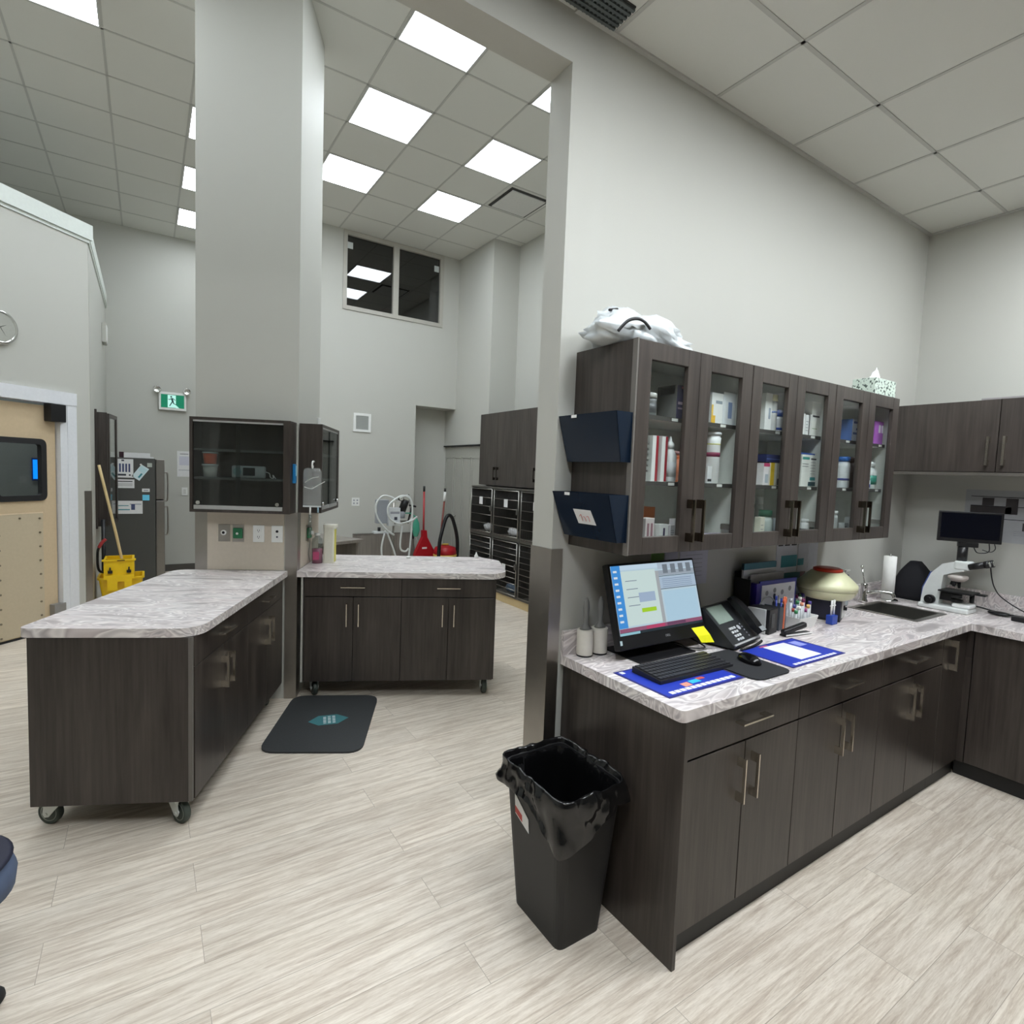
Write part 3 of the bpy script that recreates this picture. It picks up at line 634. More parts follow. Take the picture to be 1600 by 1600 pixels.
for x in (-.19, .18):
    m = MB(); AXL = Matrix.Rotation(PI / 2, 3, 'X'); m.lathe([(.012, 0), (.022, .01), (.048, .05), (.05, .06), (.045, .062), (.02, .045), (.001, .045)], CHROME, (x, -.02, .155), ax=AXL, n=24); m.cyl((x, -.03, .15), (x * .8, -.03, .12), .01, CHROME); m.build('lamp_head', t)
# fridge, facing +x
t = thing('refrigerator', 'dark grey refrigerator with steel doors and papers on its side', 'refrigerator', (-1.82, 6.80, 0))
FS = P('fridge_side', (74, 74, 71), .5); m = MB(); m.bx(0, .545, 0, .68, .03, 1.66, FS, .004); m.bx(.02, .52, .03, .65, 0, .03, TOE); m.build('body', t)
FD = P('fridge_steel', (142, 138, 134), .3, metal=.8)
for z0_, z1_, hz in ((.05, 1.12, .85), (1.135, 1.655, 1.3)):
    m = MB(); m.bx(.550, .648, 0, .68, z0_, z1_, FD, .01); dd = m.build('door', t)
    m = MB(); m.tube([(.648, .06, hz - .18), (.68, .06, hz - .16), (.68, .06, hz + .16), (.648, .06, hz + .18)], .009, STEEL, n=8); m.build('handle', dd)
def sheet(name, label, x, y, z, w, h, marks=(), base=PAPER, rz=0.0, tilt=0.0, cat='paper', th=.002):
    """sheet facing -y, centre x,z; marks = (x0,x1,z0,z1,mat) in 0..1"""
    m = MB(); m.T = Matrix.Rotation(tilt, 4, 'Y'); m.bx(-w / 2, w / 2, -th, 0, -h / 2, h / 2, base)
    for a, b, c, d, mt in marks: m.bx(-w / 2 + a * w, -w / 2 + b * w, -th - .0006, -th, -h / 2 + c * h, -h / 2 + d * h, mt)
    return tag(m.build(name, loc=(x, y, z), rz=rz), label, cat)
NAVY = P('navy_ink', (66, 76, 112), .6); TL = P('teal_ink', (60, 140, 150), .6); LG = P('grey_ink', (150, 152, 160), .6); BLUP = P('blue_ink', (56, 60, 150), .6)
yf = 6.797
sheet('paper', 'white sheet with blue columns on the fridge side, upper left', -1.605, yf, 1.525, .19, .235, [(.05 + .17 * k, .15 + .17 * k, .3, .75, NAVY) for k in range(5)] + [(.15, .6, .1, .2, INK), (.75, .85, .1, .18, INK), (.35, .5, .88, .96, INK)])
sheet('paper', 'white sheet with black line under the blue column sheet on the fridge', -1.60, yf, 1.33, .20, .11, [(.05, .9, .72, .82, INKB), (.05, .9, .2, .6, P('pale_ink', (196, 196, 196), .7))])
sheet('paper', 'tilted pale teal card on the fridge side held by a magnet', -1.435, yf, 1.475, .10, .185, [(.1, .9, .55, .9, P('pale_teal', (186, 216, 222), .6)), (.6, .8, .15, .5, TL)], P('card_teal', (206, 224, 228), .6), tilt=math.radians(35))
sheet('paper', 'white leaflet with teal and navy print low on the fridge side', -1.55, yf, 1.03, .27, .165, [(.05, .45, .6, .66, TL), (.05, .5, .28, .36, TL), (.55, .7, .3, .75, NAVY), (.5, .95, .72, .76, NAVY)])
sheet('sticky_note', 'cyan sticky note on the fridge side below the white magnet', -1.378, yf, 1.155, .075, .072, [], P('cyan_note', (110, 208, 240), .6), cat='note')
sheet('label_card', 'small white label above the cyan note on the fridge side', -1.378, yf, 1.25, .083, .042, [(.2, .8, .3, .6, LG)], cat='label')
sheet('label_card', 'small grey square tag at the upper right corner of the fridge side', -1.336, yf, 1.575, .052, .052, [], P('tag_grey', (176, 182, 174), .6), cat='label')
m = MB(); m.cyl((0, -.012, 0), (0, 0, 0), .011, WPLAS, n=12); tag(m.build('magnet', loc=(-1.43, yf - .002, 1.578)), 'round white magnet above the tilted card on the fridge', 'magnet')
t = thing('binder', 'white binder with dark spine lying on top of the refrigerator', 'binder', (-1.66, 6.86, 1.661))
m = MB(); m.bx(0.05, .33, 0, .26, 0, .065, PAPER, .003); m.bx(.33, .37, .02, .25, 0, .02, PAPER); m.build('cover', t); m = MB(); m.bx(0, .049, 0, .26, 0, .072, P('maroon', (48, 22, 32), .5), .004); m.build('spine', t)
# paper and switch on back wall by the column
sheet('notice', 'white notice on the back wall at the left edge of the column cabinet', -.90, 7.858, 1.60, .18, .38, [(.1, .9, .25, .27, LG), (.15, .85, .45, .8, P('pale_lilac', (200, 200, 212), .7)), (.2, .8, .88, .9, INK)], cat='notice')
t = thing('light_switch', 'white light switch under the notice on the back wall', 'light switch', (-.895, 7.86, 1.19))
m = MB(); m.bx(-.038, .038, -.008, 0, -.06, .06, WPLAS, .003); m.build('cover_plate', t); m = MB(); m.bx(-.017, .017, -.012, -.0081, -.034, .034, P('switch_grey', (206, 206, 202), .4)); m.build('rocker', t)
# shallow glass cabinet on the side wall
t = thing('wall_cabinet', 'narrow dark wall cabinet with glass door beside the refrigerator, above the mop bucket', 'cabinet', (-1.829, 5.70, .90))
m = MB(); m.bx(0, .02, -.06, -.045, -.02, 1.26, WOOD); m.bx(0, .105, 0, .50, 0, 1.235, WOOD, .002); m.build('body', t)
m = MB()
for a in ((0.0, .04, 0, 1.215), (.40, .45, 0, 1.215)): m.bx(.0, .018, a[0], a[1], a[2], a[3], WOOD)
m.bx(0, .018, .04, .40, 0, .04, WOOD); m.bx(0, .018, .04, .40, 1.175, 1.215, WOOD)
d = m.build('door', t); d.location = (.107, .0, .01); d.rotation_euler.z = math.radians(-7)
g = MB(); g.bx(.006, .010, .04, .40, .04, 1.175, GLASS); g.build('glass', d)
# mop bucket
t = thing('mop_bucket', 'yellow mop bucket with side press wringer standing in front of the refrigerator', 'mop bucket', (-1.60, 5.43, 0))
YE = P('bucket_yellow', (236, 196, 24), .4); YD = P('bucket_yellow_deep', (214, 168, 20), .45)
m = MB()
b0 = rounded([(-.15, -.13), (.15, -.13), (.15, .13), (-.15, .13)], [.04] * 4); b1 = rounded([(-.195, -.16), (.195, -.16), (.195, .16), (-.195, .16)], [.04] * 4); n_ = len(b0)
b2 = [(x * .95, y_ * .95) for x, y_ in b1]; b3 = [(x * .95, y_ * .95) for x, y_ in b0]
rings = [(b0, .08), (b1, .40), (b2, .40), (b3, .10)]
vs = [(x, y_, z) for bb, z in rings for x, y_ in bb]; fs = [list(range(n_))[::-1], list(range(3 * n_, 4 * n_))]
for j in range(3): fs += [(j * n_ + k, j * n_ + (k + 1) % n_, (j + 1) * n_ + (k + 1) % n_, (j + 1) * n_ + k) for k in range(n_)]
m.add(vs, fs, YE); lip = [(x * 1.05, y_ * 1.06) for x, y_ in b1]
vs = [(x, y_, z) for bb, z in ((lip, .385), (lip, .405), (b2, .405), (b2, .385)) for x, y_ in bb]; m.add(vs, [(j % 4 * n_ + k, j % 4 * n_ + (k + 1) % n_, (j + 1) % 4 * n_ + (k + 1) % n_, (j + 1) % 4 * n_ + k) for j in range(4) for k in range(n_)], YE)
m.build('bucket', t)
m = MB(); m.bx(-.145, .115, -.205, -.17, .40, .60, YE, .006); m.bx(-.16, .13, -.215, -.165, .585, .60, YE); m.bx(-.115, -.03, -.2245, -.207, .28, .42, YE); m.bx(.03, .095, -.2245, -.207, .28, .42, YE); m.bx(-.145, .115, -.222, -.206, .395, .44, YE); m.bx(-.03, .03, -.221, -.206, .37, .395, YE)
m.bx(-.145, -.125, -.17, .1, .40, .60, YE); m.bx(.095, .115, -.17, .1, .40, .60, YE); m.bx(-.145, .115, .08, .10, .40, .60, YE); m.bx(-.03, .035, -.2235, -.2155, .586, .594, INKB); m.build('wringer', t)
for x in (-.09, .07):
    m = MB(); m.bx(x - .02, x + .02, -.228, -.205, .46, .488, BLACK); m.cyl((x, -.225, .49), (x, -.215, .52), .007, BLACK); m.build('latch', t)
m = MB(); m.tube([(-.13, -.06, .45), (-.18, -.06, .46), (-.20, -.06, .52), (-.20, -.06, .66), (-.185, -.06, .72)], .012, BLACK, n=10); lv = m.build('lever', t)
m = MB(); m.tube([(-.19, -.06, .71), (-.165, -.06, .76), (-.13, -.06, .80)], .016, P('red_grip', (160, 50, 54), .5), n=10); m.build('grip', lv)
for x in (-.13, .13):
    for y_ in (-.1, .1):
        m = MB(); m.cyl((x - .012, y_, .035), (x + .012, y_, .035), .035, BLACK2); m.cyl((x, y_, .035), (x, y_, .09), .008, STEEL); m.build('wheel', t)
m = MB(); m.tube([(-1.57, 5.42, .20), (-1.60, 5.40, .60), (-1.785, 5.45, 1.57)], .0135, P('pine', (214, 190, 140), .55), n=10, sub=4); tag(m.build('mop'), 'long pale wooden mop handle leaning out of the yellow bucket', 'mop')
m = MB(); m.cyl((0, 0, 0), (0, 0, .98), .02, BLACK, n=12); tag(m.build('pole', loc=(-1.765, 5.66, 0)), 'short black pole standing behind the yellow mop bucket', 'pole')

# ------------------------------------------------------------------ treatment room right: door, cabinets, cages
t = tag(bpy.data.objects.new('door_2', None), kind='structure'); COL.objects.link(t)
DG = P('door_grey', (172, 172, 164), .5)
m = MB(); m.bx(2.665, 2.70, 5.19, 6.35, 0, 2.02, DG); d = m.build('door_leaf', t)
m = MB()
for k in range(4):
    y0 = 5.22 + k * .28
    for z0_, z1_ in ((.15, 1.86),):
        for a in ((y0, y0 + .012, z0_, z1_), (y0 + .22, y0 + .232, z0_, z1_), (y0, y0 + .232, z0_, z0_ + .012), (y0, y0 + .232, z1_ - .012, z1_)): m.bx(2.657, 2.665, a[0], a[1], a[2], a[3], DG)
m.build('panel_moulding', d)
m = MB(); m.cyl((2.63, 5.95, .95), (2.664, 5.95, .95), .014, CHROME); m.build('door_knob', d)
m = MB(); m.bx(2.62, 2.64, 5.19, 6.34, 2.03, 2.045, TOE); m.build('track', t)
# upper cabinets above cages
for k, lb in enumerate(('dark tall wall cabinet above the left cages, full door pair visible', 'dark tall wall cabinet above the right cages, partly behind the wall end')):
    t = thing('wall_cabinet', lb, 'cabinet', (2.50, 4.96 - .92 * k, 1.475))
    m = MB(); m.bx(.02, .565, -.919, 0, 0, .965, WOOD2); m.build('body', t)
    for s in (0, 1):
        m = MB(); m.bx(0, .018, -.458 - .46 * s, -.002 - .46 * s, .002, .963, WOOD2, .001, 1); d = m.build('door', t)
        h = MB(); pull(h, (0, -.42 - .08 * s, .16), .17, 'z', (-1, 0, 0), mat=P('dark_nickel', (90, 86, 80), .35, metal=1)); h.build('handle', d)
# cages
t = None
CG = P('cage_steel', (120, 118, 114), .35, metal=.85); CI = P('cage_inside', (96, 92, 86), .5); BAR = P('cage_bar', (150, 148, 142), .3, metal=.9)
PINE = P('pine_curb', (206, 184, 140), .6)
m = MB(); m.bx(0, .6, -2.2, 0, 0, .10, PINE); tag(m.build('cage_base', loc=(2.43, 5.0 - .02, 0)), 'pale pine base board under the steel cages', 'base')
def cage(y1, w, z0_, z1_, label, nb, card, towel):
    t = thing('animal_cage', label, 'animal cage', (2.41, y1, z0_), 0, 'steel animal cages stacked along the side wall')
    h = z1_ - z0_; m = MB(); th = .02
    m.bx(.0, .62, -w, -w + th, 0, h, CG); m.bx(.0, .62, -th, 0, 0, h, CG); m.bx(.0, .62, -w + th, -th, 0, th, CI); m.bx(.0, .62, -w + th, -th, h - th, h, CG); m.bx(.61, .62, -w + th, -th, th, h - th, CI); m.build('shell', t)
    m = MB(); a, b = -w + .028, -.028
    for p, q in (((-.012, a, .035), (-.012, a, h - .035)), ((-.012, b, .035), (-.012, b, h - .035)), ((-.012, a, .035), (-.012, b, .035)), ((-.012, a, h - .035), (-.012, b, h - .035))): m.cyl(p, q, .007, BAR, n=8)
    d = m.build('door_frame', t)
    m = MB()
    for k in range(1, nb + 1): z = .035 + (h - .07) * k / (nb + 1); m.cyl((-.012, a, z), (-.012, b, z), .0042, BAR, n=6)
    for k in range(1, 14): y = a + (b - a) * k / 14; m.cyl((-.008, y, .035), (-.008, y, h - .035), .0012, CG, n=4)
    m.build('bars', d)
    m = MB(); m.bx(-.030, -.008, a - .004, a + .03, h * .5, h * .5 + .07, CG, .004); m.build('latch', t)
    m = MB(); m.bx(-.022, -.019, -w * .58, -w * .58 + .085, h * card, h * card + .10, PAPER); tag(m.build('record_card', t), 'white record card')
    if towel:
        m = MB(); m.ball((.12, -w / 2, .075), .05, towel, .6, w * 5.5 * .7, 1, rough=.5, seed=y1); m.build('bedding', t)
TW1 = P('towel_white', (196, 196, 198), .8); TW2 = P('towel_blue', (90, 108, 128), .8)
cols = ((4.995, .60, 'left'), (4.39, .62, 'middle'), (3.765, .64, 'right'), (3.12, .6, 'hidden near'))
for y1, w, nm in cols:
    cage(y1, w, .825, 1.462, 'steel animal cage with barred door, upper row, %s column' % nm, 4, .62, TW1)
    cage(y1, w, .102, .823, 'steel animal cage with barred door, lower row, %s column' % nm, 8, .42, TW2 if nm == 'middle' else (TW1 if nm == 'right' else None))
# small wall vent + outlet + speaker on back wall
t = thing('wall_vent', 'small square white wall vent left of the alcove', 'vent', (1.172, 6.0, 2.278))
m = MB()
for a in ((-.125, .125, .095, .13), (-.125, .125, -.13, -.095), (-.125, -.09, -.095, .095), (.09, .125, -.095, .095)): m.bx(a[0], a[1], -.014, 0, a[2], a[3], WPLAS)
m.build('frame', t)
m = MB()
for k in range(9): m.bx(-.09, .09, -.008, -.002, -.09 + k * .021, -.079 + k * .021, P('louvre', (168, 172, 170), .5))
m.build('louvre', t)
t = thing('wall_outlet', 'white outlet on the back wall left of the anaesthesia machine', 'outlet', (1.10, 6.0, 1.16))
m = MB(); m.bx(-.055, .055, -.008, 0, -.058, .058, WPLAS, .003); m.build('cover_plate', t)
m = MB(); [m.bx(x, x + .02, -.010, -.0081, z, z + .022, LG) for x in (-.035, .012) for z in (-.03, .012)]; m.build('socket', t)
# low cabinet panel & little desk
m = MB(); WG = wood_mat('grey_brown_laminate', (112, 106, 100), (138, 132, 124), .4); m.bx(0, .92, -.04, 0, 0, .70, WG, .002); m.bx(0, .92, -.045, 0, .70, .712, EDGE)
tag(m.build('low_panel', loc=(1.06, 5.975, 0)), 'low grey-brown laminate panel against the back wall behind the hoses', 'panel')
t = thing('side_desk', 'small desk with grey-brown top behind the sharps container', 'desk', (.22, 4.4, 0), math.radians(25))
m = MB(); m.bx(0, .62, 0, .72, .765, .80, WG, .002); m.build('tabletop', t)
m = MB(); m.bx(.02, .05, .05, .68, 0, .765, WG); m.build('leg', t); m = MB(); m.bx(.55, .58, .05, .68, 0, .765, WG); m.build('leg', t)
# anaesthesia machine
t = thing('anaesthesia_machine', 'white anaesthesia machine on a pole stand with looped breathing hoses', 'medical equipment', (1.36, 5.2, 0))
m = MB(); m.cyl((0, 0, .09), (0, 0, 1.20), .014, STEEL); m.cyl((-.10, .02, .95), (.22, .02, .95), .010, STEEL); m.build('pole', t)
m = MB()
for k in range(5):
    a = 2 * PI * k / 5; m.cyl((0, 0, .09), (.27 * math.cos(a), .27 * math.sin(a), .07), .014, STEEL)
    m.lathe([(.001, -.012), (.03, -.012), (.03, .012), (.001, .012)], BLACK2, (.27 * math.cos(a), .27 * math.sin(a), .032), ax=Matrix.Rotation(PI / 2, 3, 'Y'), n=14)
m.build('wheel_base', t)
AN = P('machine_white', (206, 210, 212), .4); AG = P('machine_grey', (150, 154, 160), .4)
m = MB(); m.bx(-.24, -.08, -.04, .06, .93, 1.24, AG, .01); m.build('back_box', t)
m = MB(); m.bx(-.10, .055, -.10, .0, .90, 1.14, AN, .01); m.bx(-.085, .04, -.102, -.1001, 1.06, 1.09, LG); m.bx(-.03, .01, -.104, -.1001, .98, 1.02, INK); m.bx(-.03, .0, -.104, -.1001, .93, .96, INK); m.build('gas_panel', t)
m = MB(); m.cyl((.09, -.04, 1.08), (.13, -.08, 1.24), .05, BLACK); m.cyl((.055, -.115, 1.265), (.055, -.118, 1.265), .028, WPLAS); m.cyl((.055, -.09, 1.265), (.055, -.115, 1.265), .036, BLACK); m.cyl((.09, -.05, 1.0), (.09, -.05, 1.09), .045, AG); m.build('vaporizer', t)
m = MB(); m.bx(-.28, -.05, -.05, .03, .80, .83, AN, .005); m.cyl((-.20, -.01, .83), (-.20, -.01, .88), .02, BLACK); m.cyl((-.12, -.01, .80), (-.12, -.01, .84), .015, CHROME); m.build('shelf', t)
HOSE = P('hose_white', (208, 212, 210), .35)
for pts in ([(-.02, -.08, .78), (-.14, -.10, .86), (-.26, -.10, 1.02), (-.28, -.10, 1.18), (-.20, -.10, 1.29), (-.08, -.1, 1.28), (.02, -.12, 1.22)],
            [(.02, -.13, 1.27), (.14, -.13, 1.30), (.20, -.13, 1.18), (.20, -.13, 1.00), (.06, -.13, .93), (-.10, -.13, 1.00), (-.13, -.13, 1.15), (-.04, -.13, 1.25), (.08, -.13, 1.30), (.19, -.14, 1.22), (.20, -.14, .95), (.18, -.14, .6), (.15, -.13, .35)],
            [(.06, -.15, .94), (.18, -.15, .97), (.28, -.12, 1.02)], [(-.14, -.05, .80), (-.18, -.06, .62), (-.16, -.06, .42), (-.12, -.06, .30)],
            [(-.10, -.05, .80), (-.02, -.06, .60), (.04, -.06, .42)], [(.08, -.1, .9), (.06, -.1, .62), (.13, -.1, .56), (.17, -.12, .60)]):
    m = MB(); m.tube(pts, .0125, HOSE, n=8); m.build('hose', t)
m = MB(); GB = P('green_bag', (76, 166, 140), .35); m.lathe([(.001, 0), (.03, .01), (.055, .09), (.045, .19), (.015, .25), (.012, .27)], GB, (.30, -.05, .74), n=20, sy=.6); m.build('breathing_bag', t)
m = MB(); m.tube([(.30, -.05, 1.0), (.22, -.04, 1.06), (.10, -.03, 1.06)], .009, GB, n=8); m.tube([(.22, -.05, .90), (.28, -.06, .78), (.33, -.05, .68)], .005, HOSE, n=6); m.build('connector', t)
m = MB(); m.cyl((.20, .0, .92), (.26, .0, 1.18), .012, BLACK); m.cyl((.20, -.03, 1.17), (.30, -.03, 1.15), .012, BLACK); m.build('support_arm', t)
# cleaning tools by the alcove
RED = P('red_plastic', (168, 22, 34), .4)
t = thing('dustpan', 'red long-handled dustpan standing at the alcove edge, left of the vacuum', 'dustpan', (2.045, 5.75, 0))
m = MB(); m.cyl((0, 0, .68), (0, .02, 1.33), .014, P('red_pole', (176, 56, 60), .4)); m.cyl((0, .02, 1.33), (0, .022, 1.41), .017, BLACK); m.build('handle', t)
m = MB(); m.yprism([(-.13, .45), (-.145, .40), (-.14, .0), (.155, .0), (.175, .40), (.16, .45), (.04, .66), (.03, .76), (-.03, .76), (-.03, .66)], -.05, .03, RED); m.bx(-.04, .035, -.053, -.0501, .49, .515, P('pan_logo', (224, 214, 214), .5)); m.build('pan', t)
t = thing('vacuum_cleaner', 'red and black canister vacuum with arched black hose inside the alcove corner', 'vacuum cleaner', (2.28, 5.5, 0))
m = MB(); m.lathe([(.15, .05), (.165, .12), (.165, .40), (.15, .43)], BLACK, n=28); m.build('tank', t)
m = MB(); m.lathe([(.166, .43), (.17, .46), (.15, .53), (.06, .56), (.001, .565)], RED, n=28); m.bx(-.05, .05, -.02, .02, .565, .585, P('vac_yellow', (222, 190, 90), .4), .006); m.build('head', t)
m = MB(); m.lathe([(.168, .40), (.172, .41), (.172, .43), (.168, .43)], MATS['vac_yellow'], n=28); m.build('clip_ring', t)
for x, y in ((-.13, -.1), (.13, -.1), (-.13, .1), (.13, .1)):
    m = MB(); m.ball((x, y, .03), .03, BLACK2, n=12, h=8); m.build('wheel', t)
m = MB(); m.tube([(-.17, -.14, .30), (-.16, -.14, .62), (-.08, -.10, .88), (-.03, -.09, .99), (.03, -.08, 1.0), (.09, -.06, .92), (.17, -.04, .68), (.185, -.03, .45), (.17, -.02, .30)], .026, BLACK, n=12); m.build('hose', t)
m = MB(); m.cyl((-.09, .0, .565), (-.01, .05, 1.20), .013, P('wand_red', (120, 54, 44), .4)); m.build('wand', t)
m = MB(); m.cyl((-.01, .05, 1.20), (.0, .055, 1.34), .019, WPLAS); m.cyl((.0, .055, 1.34), (.0, .055, 1.39), .016, BLACK); m.build('wand_handle', t)
t = thing('broom', 'thin dark broom pole with black grip leaning left of the red dustpan', 'broom', (0, -.035, 0))
m = MB(); m.cyl((2.0, 5.88, .05), (1.875, 5.975, 1.28), .008, P('broom_pole', (96, 96, 94), .5)); m.build('pole', t); m = MB(); m.cyl((1.943, 5.924, .62), (1.926, 5.936, .78), .015, BLACK); m.build('grip', t)
m = MB(); m.bx(1.92, 2.12, 5.85, 5.91, .0, .10, BLACK2, .01); m.build('head', t)

# ------------------------------------------------------------------ counter run in front room
Y0 = -.60
m = MB(); m.bx(0, .018, -.64, -.002, 0, .858, WOOD, .001, 1); tag(m.build('end_panel', loc=(.086, 0, 0)), 'dark laminate end panel of the counter beside the black trash can', 'end panel')
units = ((.104, .80, 'dark base cabinet with drawer and two doors nearest the trash can'), (.80, 1.50, 'dark base cabinet with drawer and two doors, middle of the counter run'), (1.50, 2.20, 'dark base cabinet under the counter next to the inner corner'))
for x0, x1, lb in units:
    t = thing('base_cabinet', lb, 'cabinet', (x0, 0, 0)); w = x1 - x0; xm = w / 2
    m = MB(); top = .70 if x0 > 1.4 else .857; m.bx(0, w, Y0, -.004, .09, top, WOOD); m.bx(0, w, Y0, -.56, top - .001, .857, WOOD); m.build('body', t)
    m = MB(); m.bx(0, w, -.593, -.56, 0, .0895, TOE); m.build('toe_kick', t)
    front_panel(t, 'drawer', 0.001, w, .71, .855, Y0 - .001, xm + .02, .79, .18, 'x')
    front_panel(t, 'door', 0.001, xm - .001, .093, .706, Y0 - .001, xm - .04, .575, .165, 'z', th=.018)
    front_panel(t, 'door', xm + .001, w, .093, .706, Y0 - .001, xm + .04, .575, .165, 'z', th=.018)
t = thing('base_cabinet', 'dark corner base cabinet filling the inner counter corner under the sink', 'cabinet', (2.20, 0, 0))
m = MB(); m.bx(0.001, .355, Y0, -.55, .09, .857, WOOD); m.bx(.331, .37, -.649, -.56, .701, .857, WOOD); m.bx(.33, .98, -.65, -.004, .09, .70, WOOD); m.bx(0.001, .329, -.549, -.004, .09, .70, WOOD); m.build('body', t)
front_panel(t, 'door', .002, .325, .093, .855, Y0 - .001, .105, .745, .165, 'z')
m = MB(); m.bx(0.001, .355, -.593, -.56, 0, .0895, TOE); m.build('toe_kick', t)
for k in range(2):
    t = thing('base_cabinet', 'dark plain base cabinet along the right wall, %s' % ('nearest the inner corner' if k == 0 else 'farther from the inner corner'), 'cabinet', (2.53, -.652 - .95 * k, 0))
    m = MB(); m.bx(.02, .65, -.949, 0, .09, .857, WOOD); m.build('body', t)
    for s in (0, 1):
        m = MB(); m.bx(0.001, .0195, -.473 - .474 * s, -.002 - .474 * s, .093, .853, WOOD, .001, 1); m.build('door', t)
    m = MB(); m.bx(.028, .06, -.95, 0.05 if k == 0 else 0, 0, .0895, TOE); m.build('toe_kick', t)
t = thing('countertop', 'L-shaped grey and white marble-look countertop along the wall with the computer', 'countertop')
m = MB()
SX0, SX1, SY0, SY1 = 2.25, 2.615, -.46, -.125
m.prism(rounded([(.068, -.64), (SX0, -.64), (SX0, -.002), (.068, -.002)], [.025, 0, 0, 0]), .86, .90, MARBLE)
m.bx(SX0, SX1, -.64, SY0, .86, .90, MARBLE); m.bx(SX0, SX1, SY1, -.002, .86, .90, MARBLE); m.bx(SX1, XR - .002, -.64, -.002, .86, .90, MARBLE); m.bx(2.504, XR - .002, -2.55, -.64, .86, .90, MARBLE)
m.build('slab', t)
m = MB(); m.bx(.068, XR - .021, -.02, -.002, .9005, 1.0, MARBLE); m.bx(XR - .02, XR - .002, -2.55, -.002, .9005, 1.0, MARBLE); m.build('backsplash', t)
# sink
t = thing('sink', 'square steel sink set in the countertop corner with a dark basin', 'sink', (0, 0, 0))
SK = P('sink_steel', (128, 126, 120), .32, metal=.85)
m = MB(); o = .02
for a in ((SX0 - o, SX1 + o, SY0 - o, SY0 + .008), (SX0 - o, SX1 + o, SY1 - .008, SY1 + o), (SX0 - o, SX0 + .008, SY0 + .008, SY1 - .008), (SX1 - .008, SX1 + o, SY0 + .008, SY1 - .008)): m.bx(a[0], a[1], a[2], a[3], .9006, .904, STEEL)
m.build('rim', t)
m = MB(); a0, a1, b0_, b1_ = SX0 + .008, SX1 - .008, SY0 + .008, SY1 - .008
m.bx(a0, a0 + .004, b0_, b1_, .74, .901, SK); m.bx(a1 - .004, a1, b0_, b1_, .74, .901, SK); m.bx(a0, a1, b0_, b0_ + .004, .74, .901, SK); m.bx(a0, a1, b1_ - .004, b1_, .74, .901, SK); m.bx(a0, a1, b0_, b1_, .735, .74, SK); m.build('basin', t)
m = MB(); m.cyl(((a0 + a1) / 2, (b0_ + b1_) / 2, .7401), ((a0 + a1) / 2, (b0_ + b1_) / 2, .742), .03, CHROME); m.build('drain', t)
t = thing('faucet', 'chrome single-lever faucet behind the corner sink', 'faucet', (2.50, -.072, .905))
m = MB(); m.lathe([(.026, 0), (.026, .01), (.02, .02), (.019, .10), (.022, .115), (.001, .125)], CHROME); m.build('body', t)
m = MB(); m.tube([(0, -.01, .055), (.03, -.06, .075), (.06, -.13, .075), (.065, -.15, .05)], .011, CHROME, n=10); m.build('spout', t)
m = MB(); m.cyl((0, 0, .12), (-.005, .02, .22), .004, CHROME); m.ball((-.005, .02, .225), .010, CHROME, n=10, h=8); m.build('lever', t)
t = thing('paper_towel_roll', 'upright white paper towel roll standing behind the sink', 'paper towels', (2.72, -.12, .901))
m = MB(); m.lathe([(.001, 0), (.06, 0), (.06, .01), (.001, .012)], CHROME); m.cyl((0, 0, .01), (0, 0, .31), .006, CHROME); m.build('stand', t)
m = MB(); m.lathe([(.012, .014), (.037, .014), (.037, .295), (.012, .295)], P('towel_paper', (232, 232, 228), .8), n=28); m.build('roll', t)
t = thing('soap_bottle', 'pump soap bottle with dark collar beside the red-lidded centrifuge', 'soap bottle', (2.27, -.06, .901))
m = MB(); m.lathe([(.03, 0), (.033, .01), (.033, .13), (.028, .15), (.012, .158)], P('soap_clear', (196, 206, 212), .2), n=20, sy=.75); m.build('body', t)
m = MB(); m.lathe([(.02, .158), (.02, .195), (.001, .196)], P('soap_dark', (52, 58, 84), .4), n=16); m.build('collar', t)
m = MB(); m.cyl((0, 0, .196), (0, 0, .218), .006, WPLAS); m.bx(-.008, .045, -.008, .008, .214, .224, WPLAS, .003); m.build('pump', t)
# black dust cover / bag
m = MB(); vs = []; fs = []; n_, hh = 24, 8
for j in range(hh + 1):
    z = .25 * j / hh; k_ = 1 - .72 * (j / hh) ** 2.6
    for k in range(n_):
        a = 2 * PI * k / n_; ex = .5
        cx = math.copysign(abs(math.cos(a)) ** ex, math.cos(a)) * .125 * k_; cy = math.copysign(abs(math.sin(a)) ** ex, math.sin(a)) * .105 * k_
        q = 1 + .06 * noise.noise(Vector((cx * 20, cy * 20, z * 15))); vs.append((cx * q, cy * q, z * (1 + .0 * q)))
for j in range(hh): fs += [(j * n_ + k, j * n_ + (k + 1) % n_, (j + 1) * n_ + (k + 1) % n_, (j + 1) * n_ + k) for k in range(n_)]
fs += [list(range(n_))[::-1], list(range(hh * n_, (hh + 1) * n_))]
m.add(vs, fs, P('black_cloth', (20, 20, 26), .8), True); tag(m.build('dust_cover', loc=(3.02, -.155, .901)), 'black cloth dust cover heaped in the counter corner behind the microscope', 'cover')

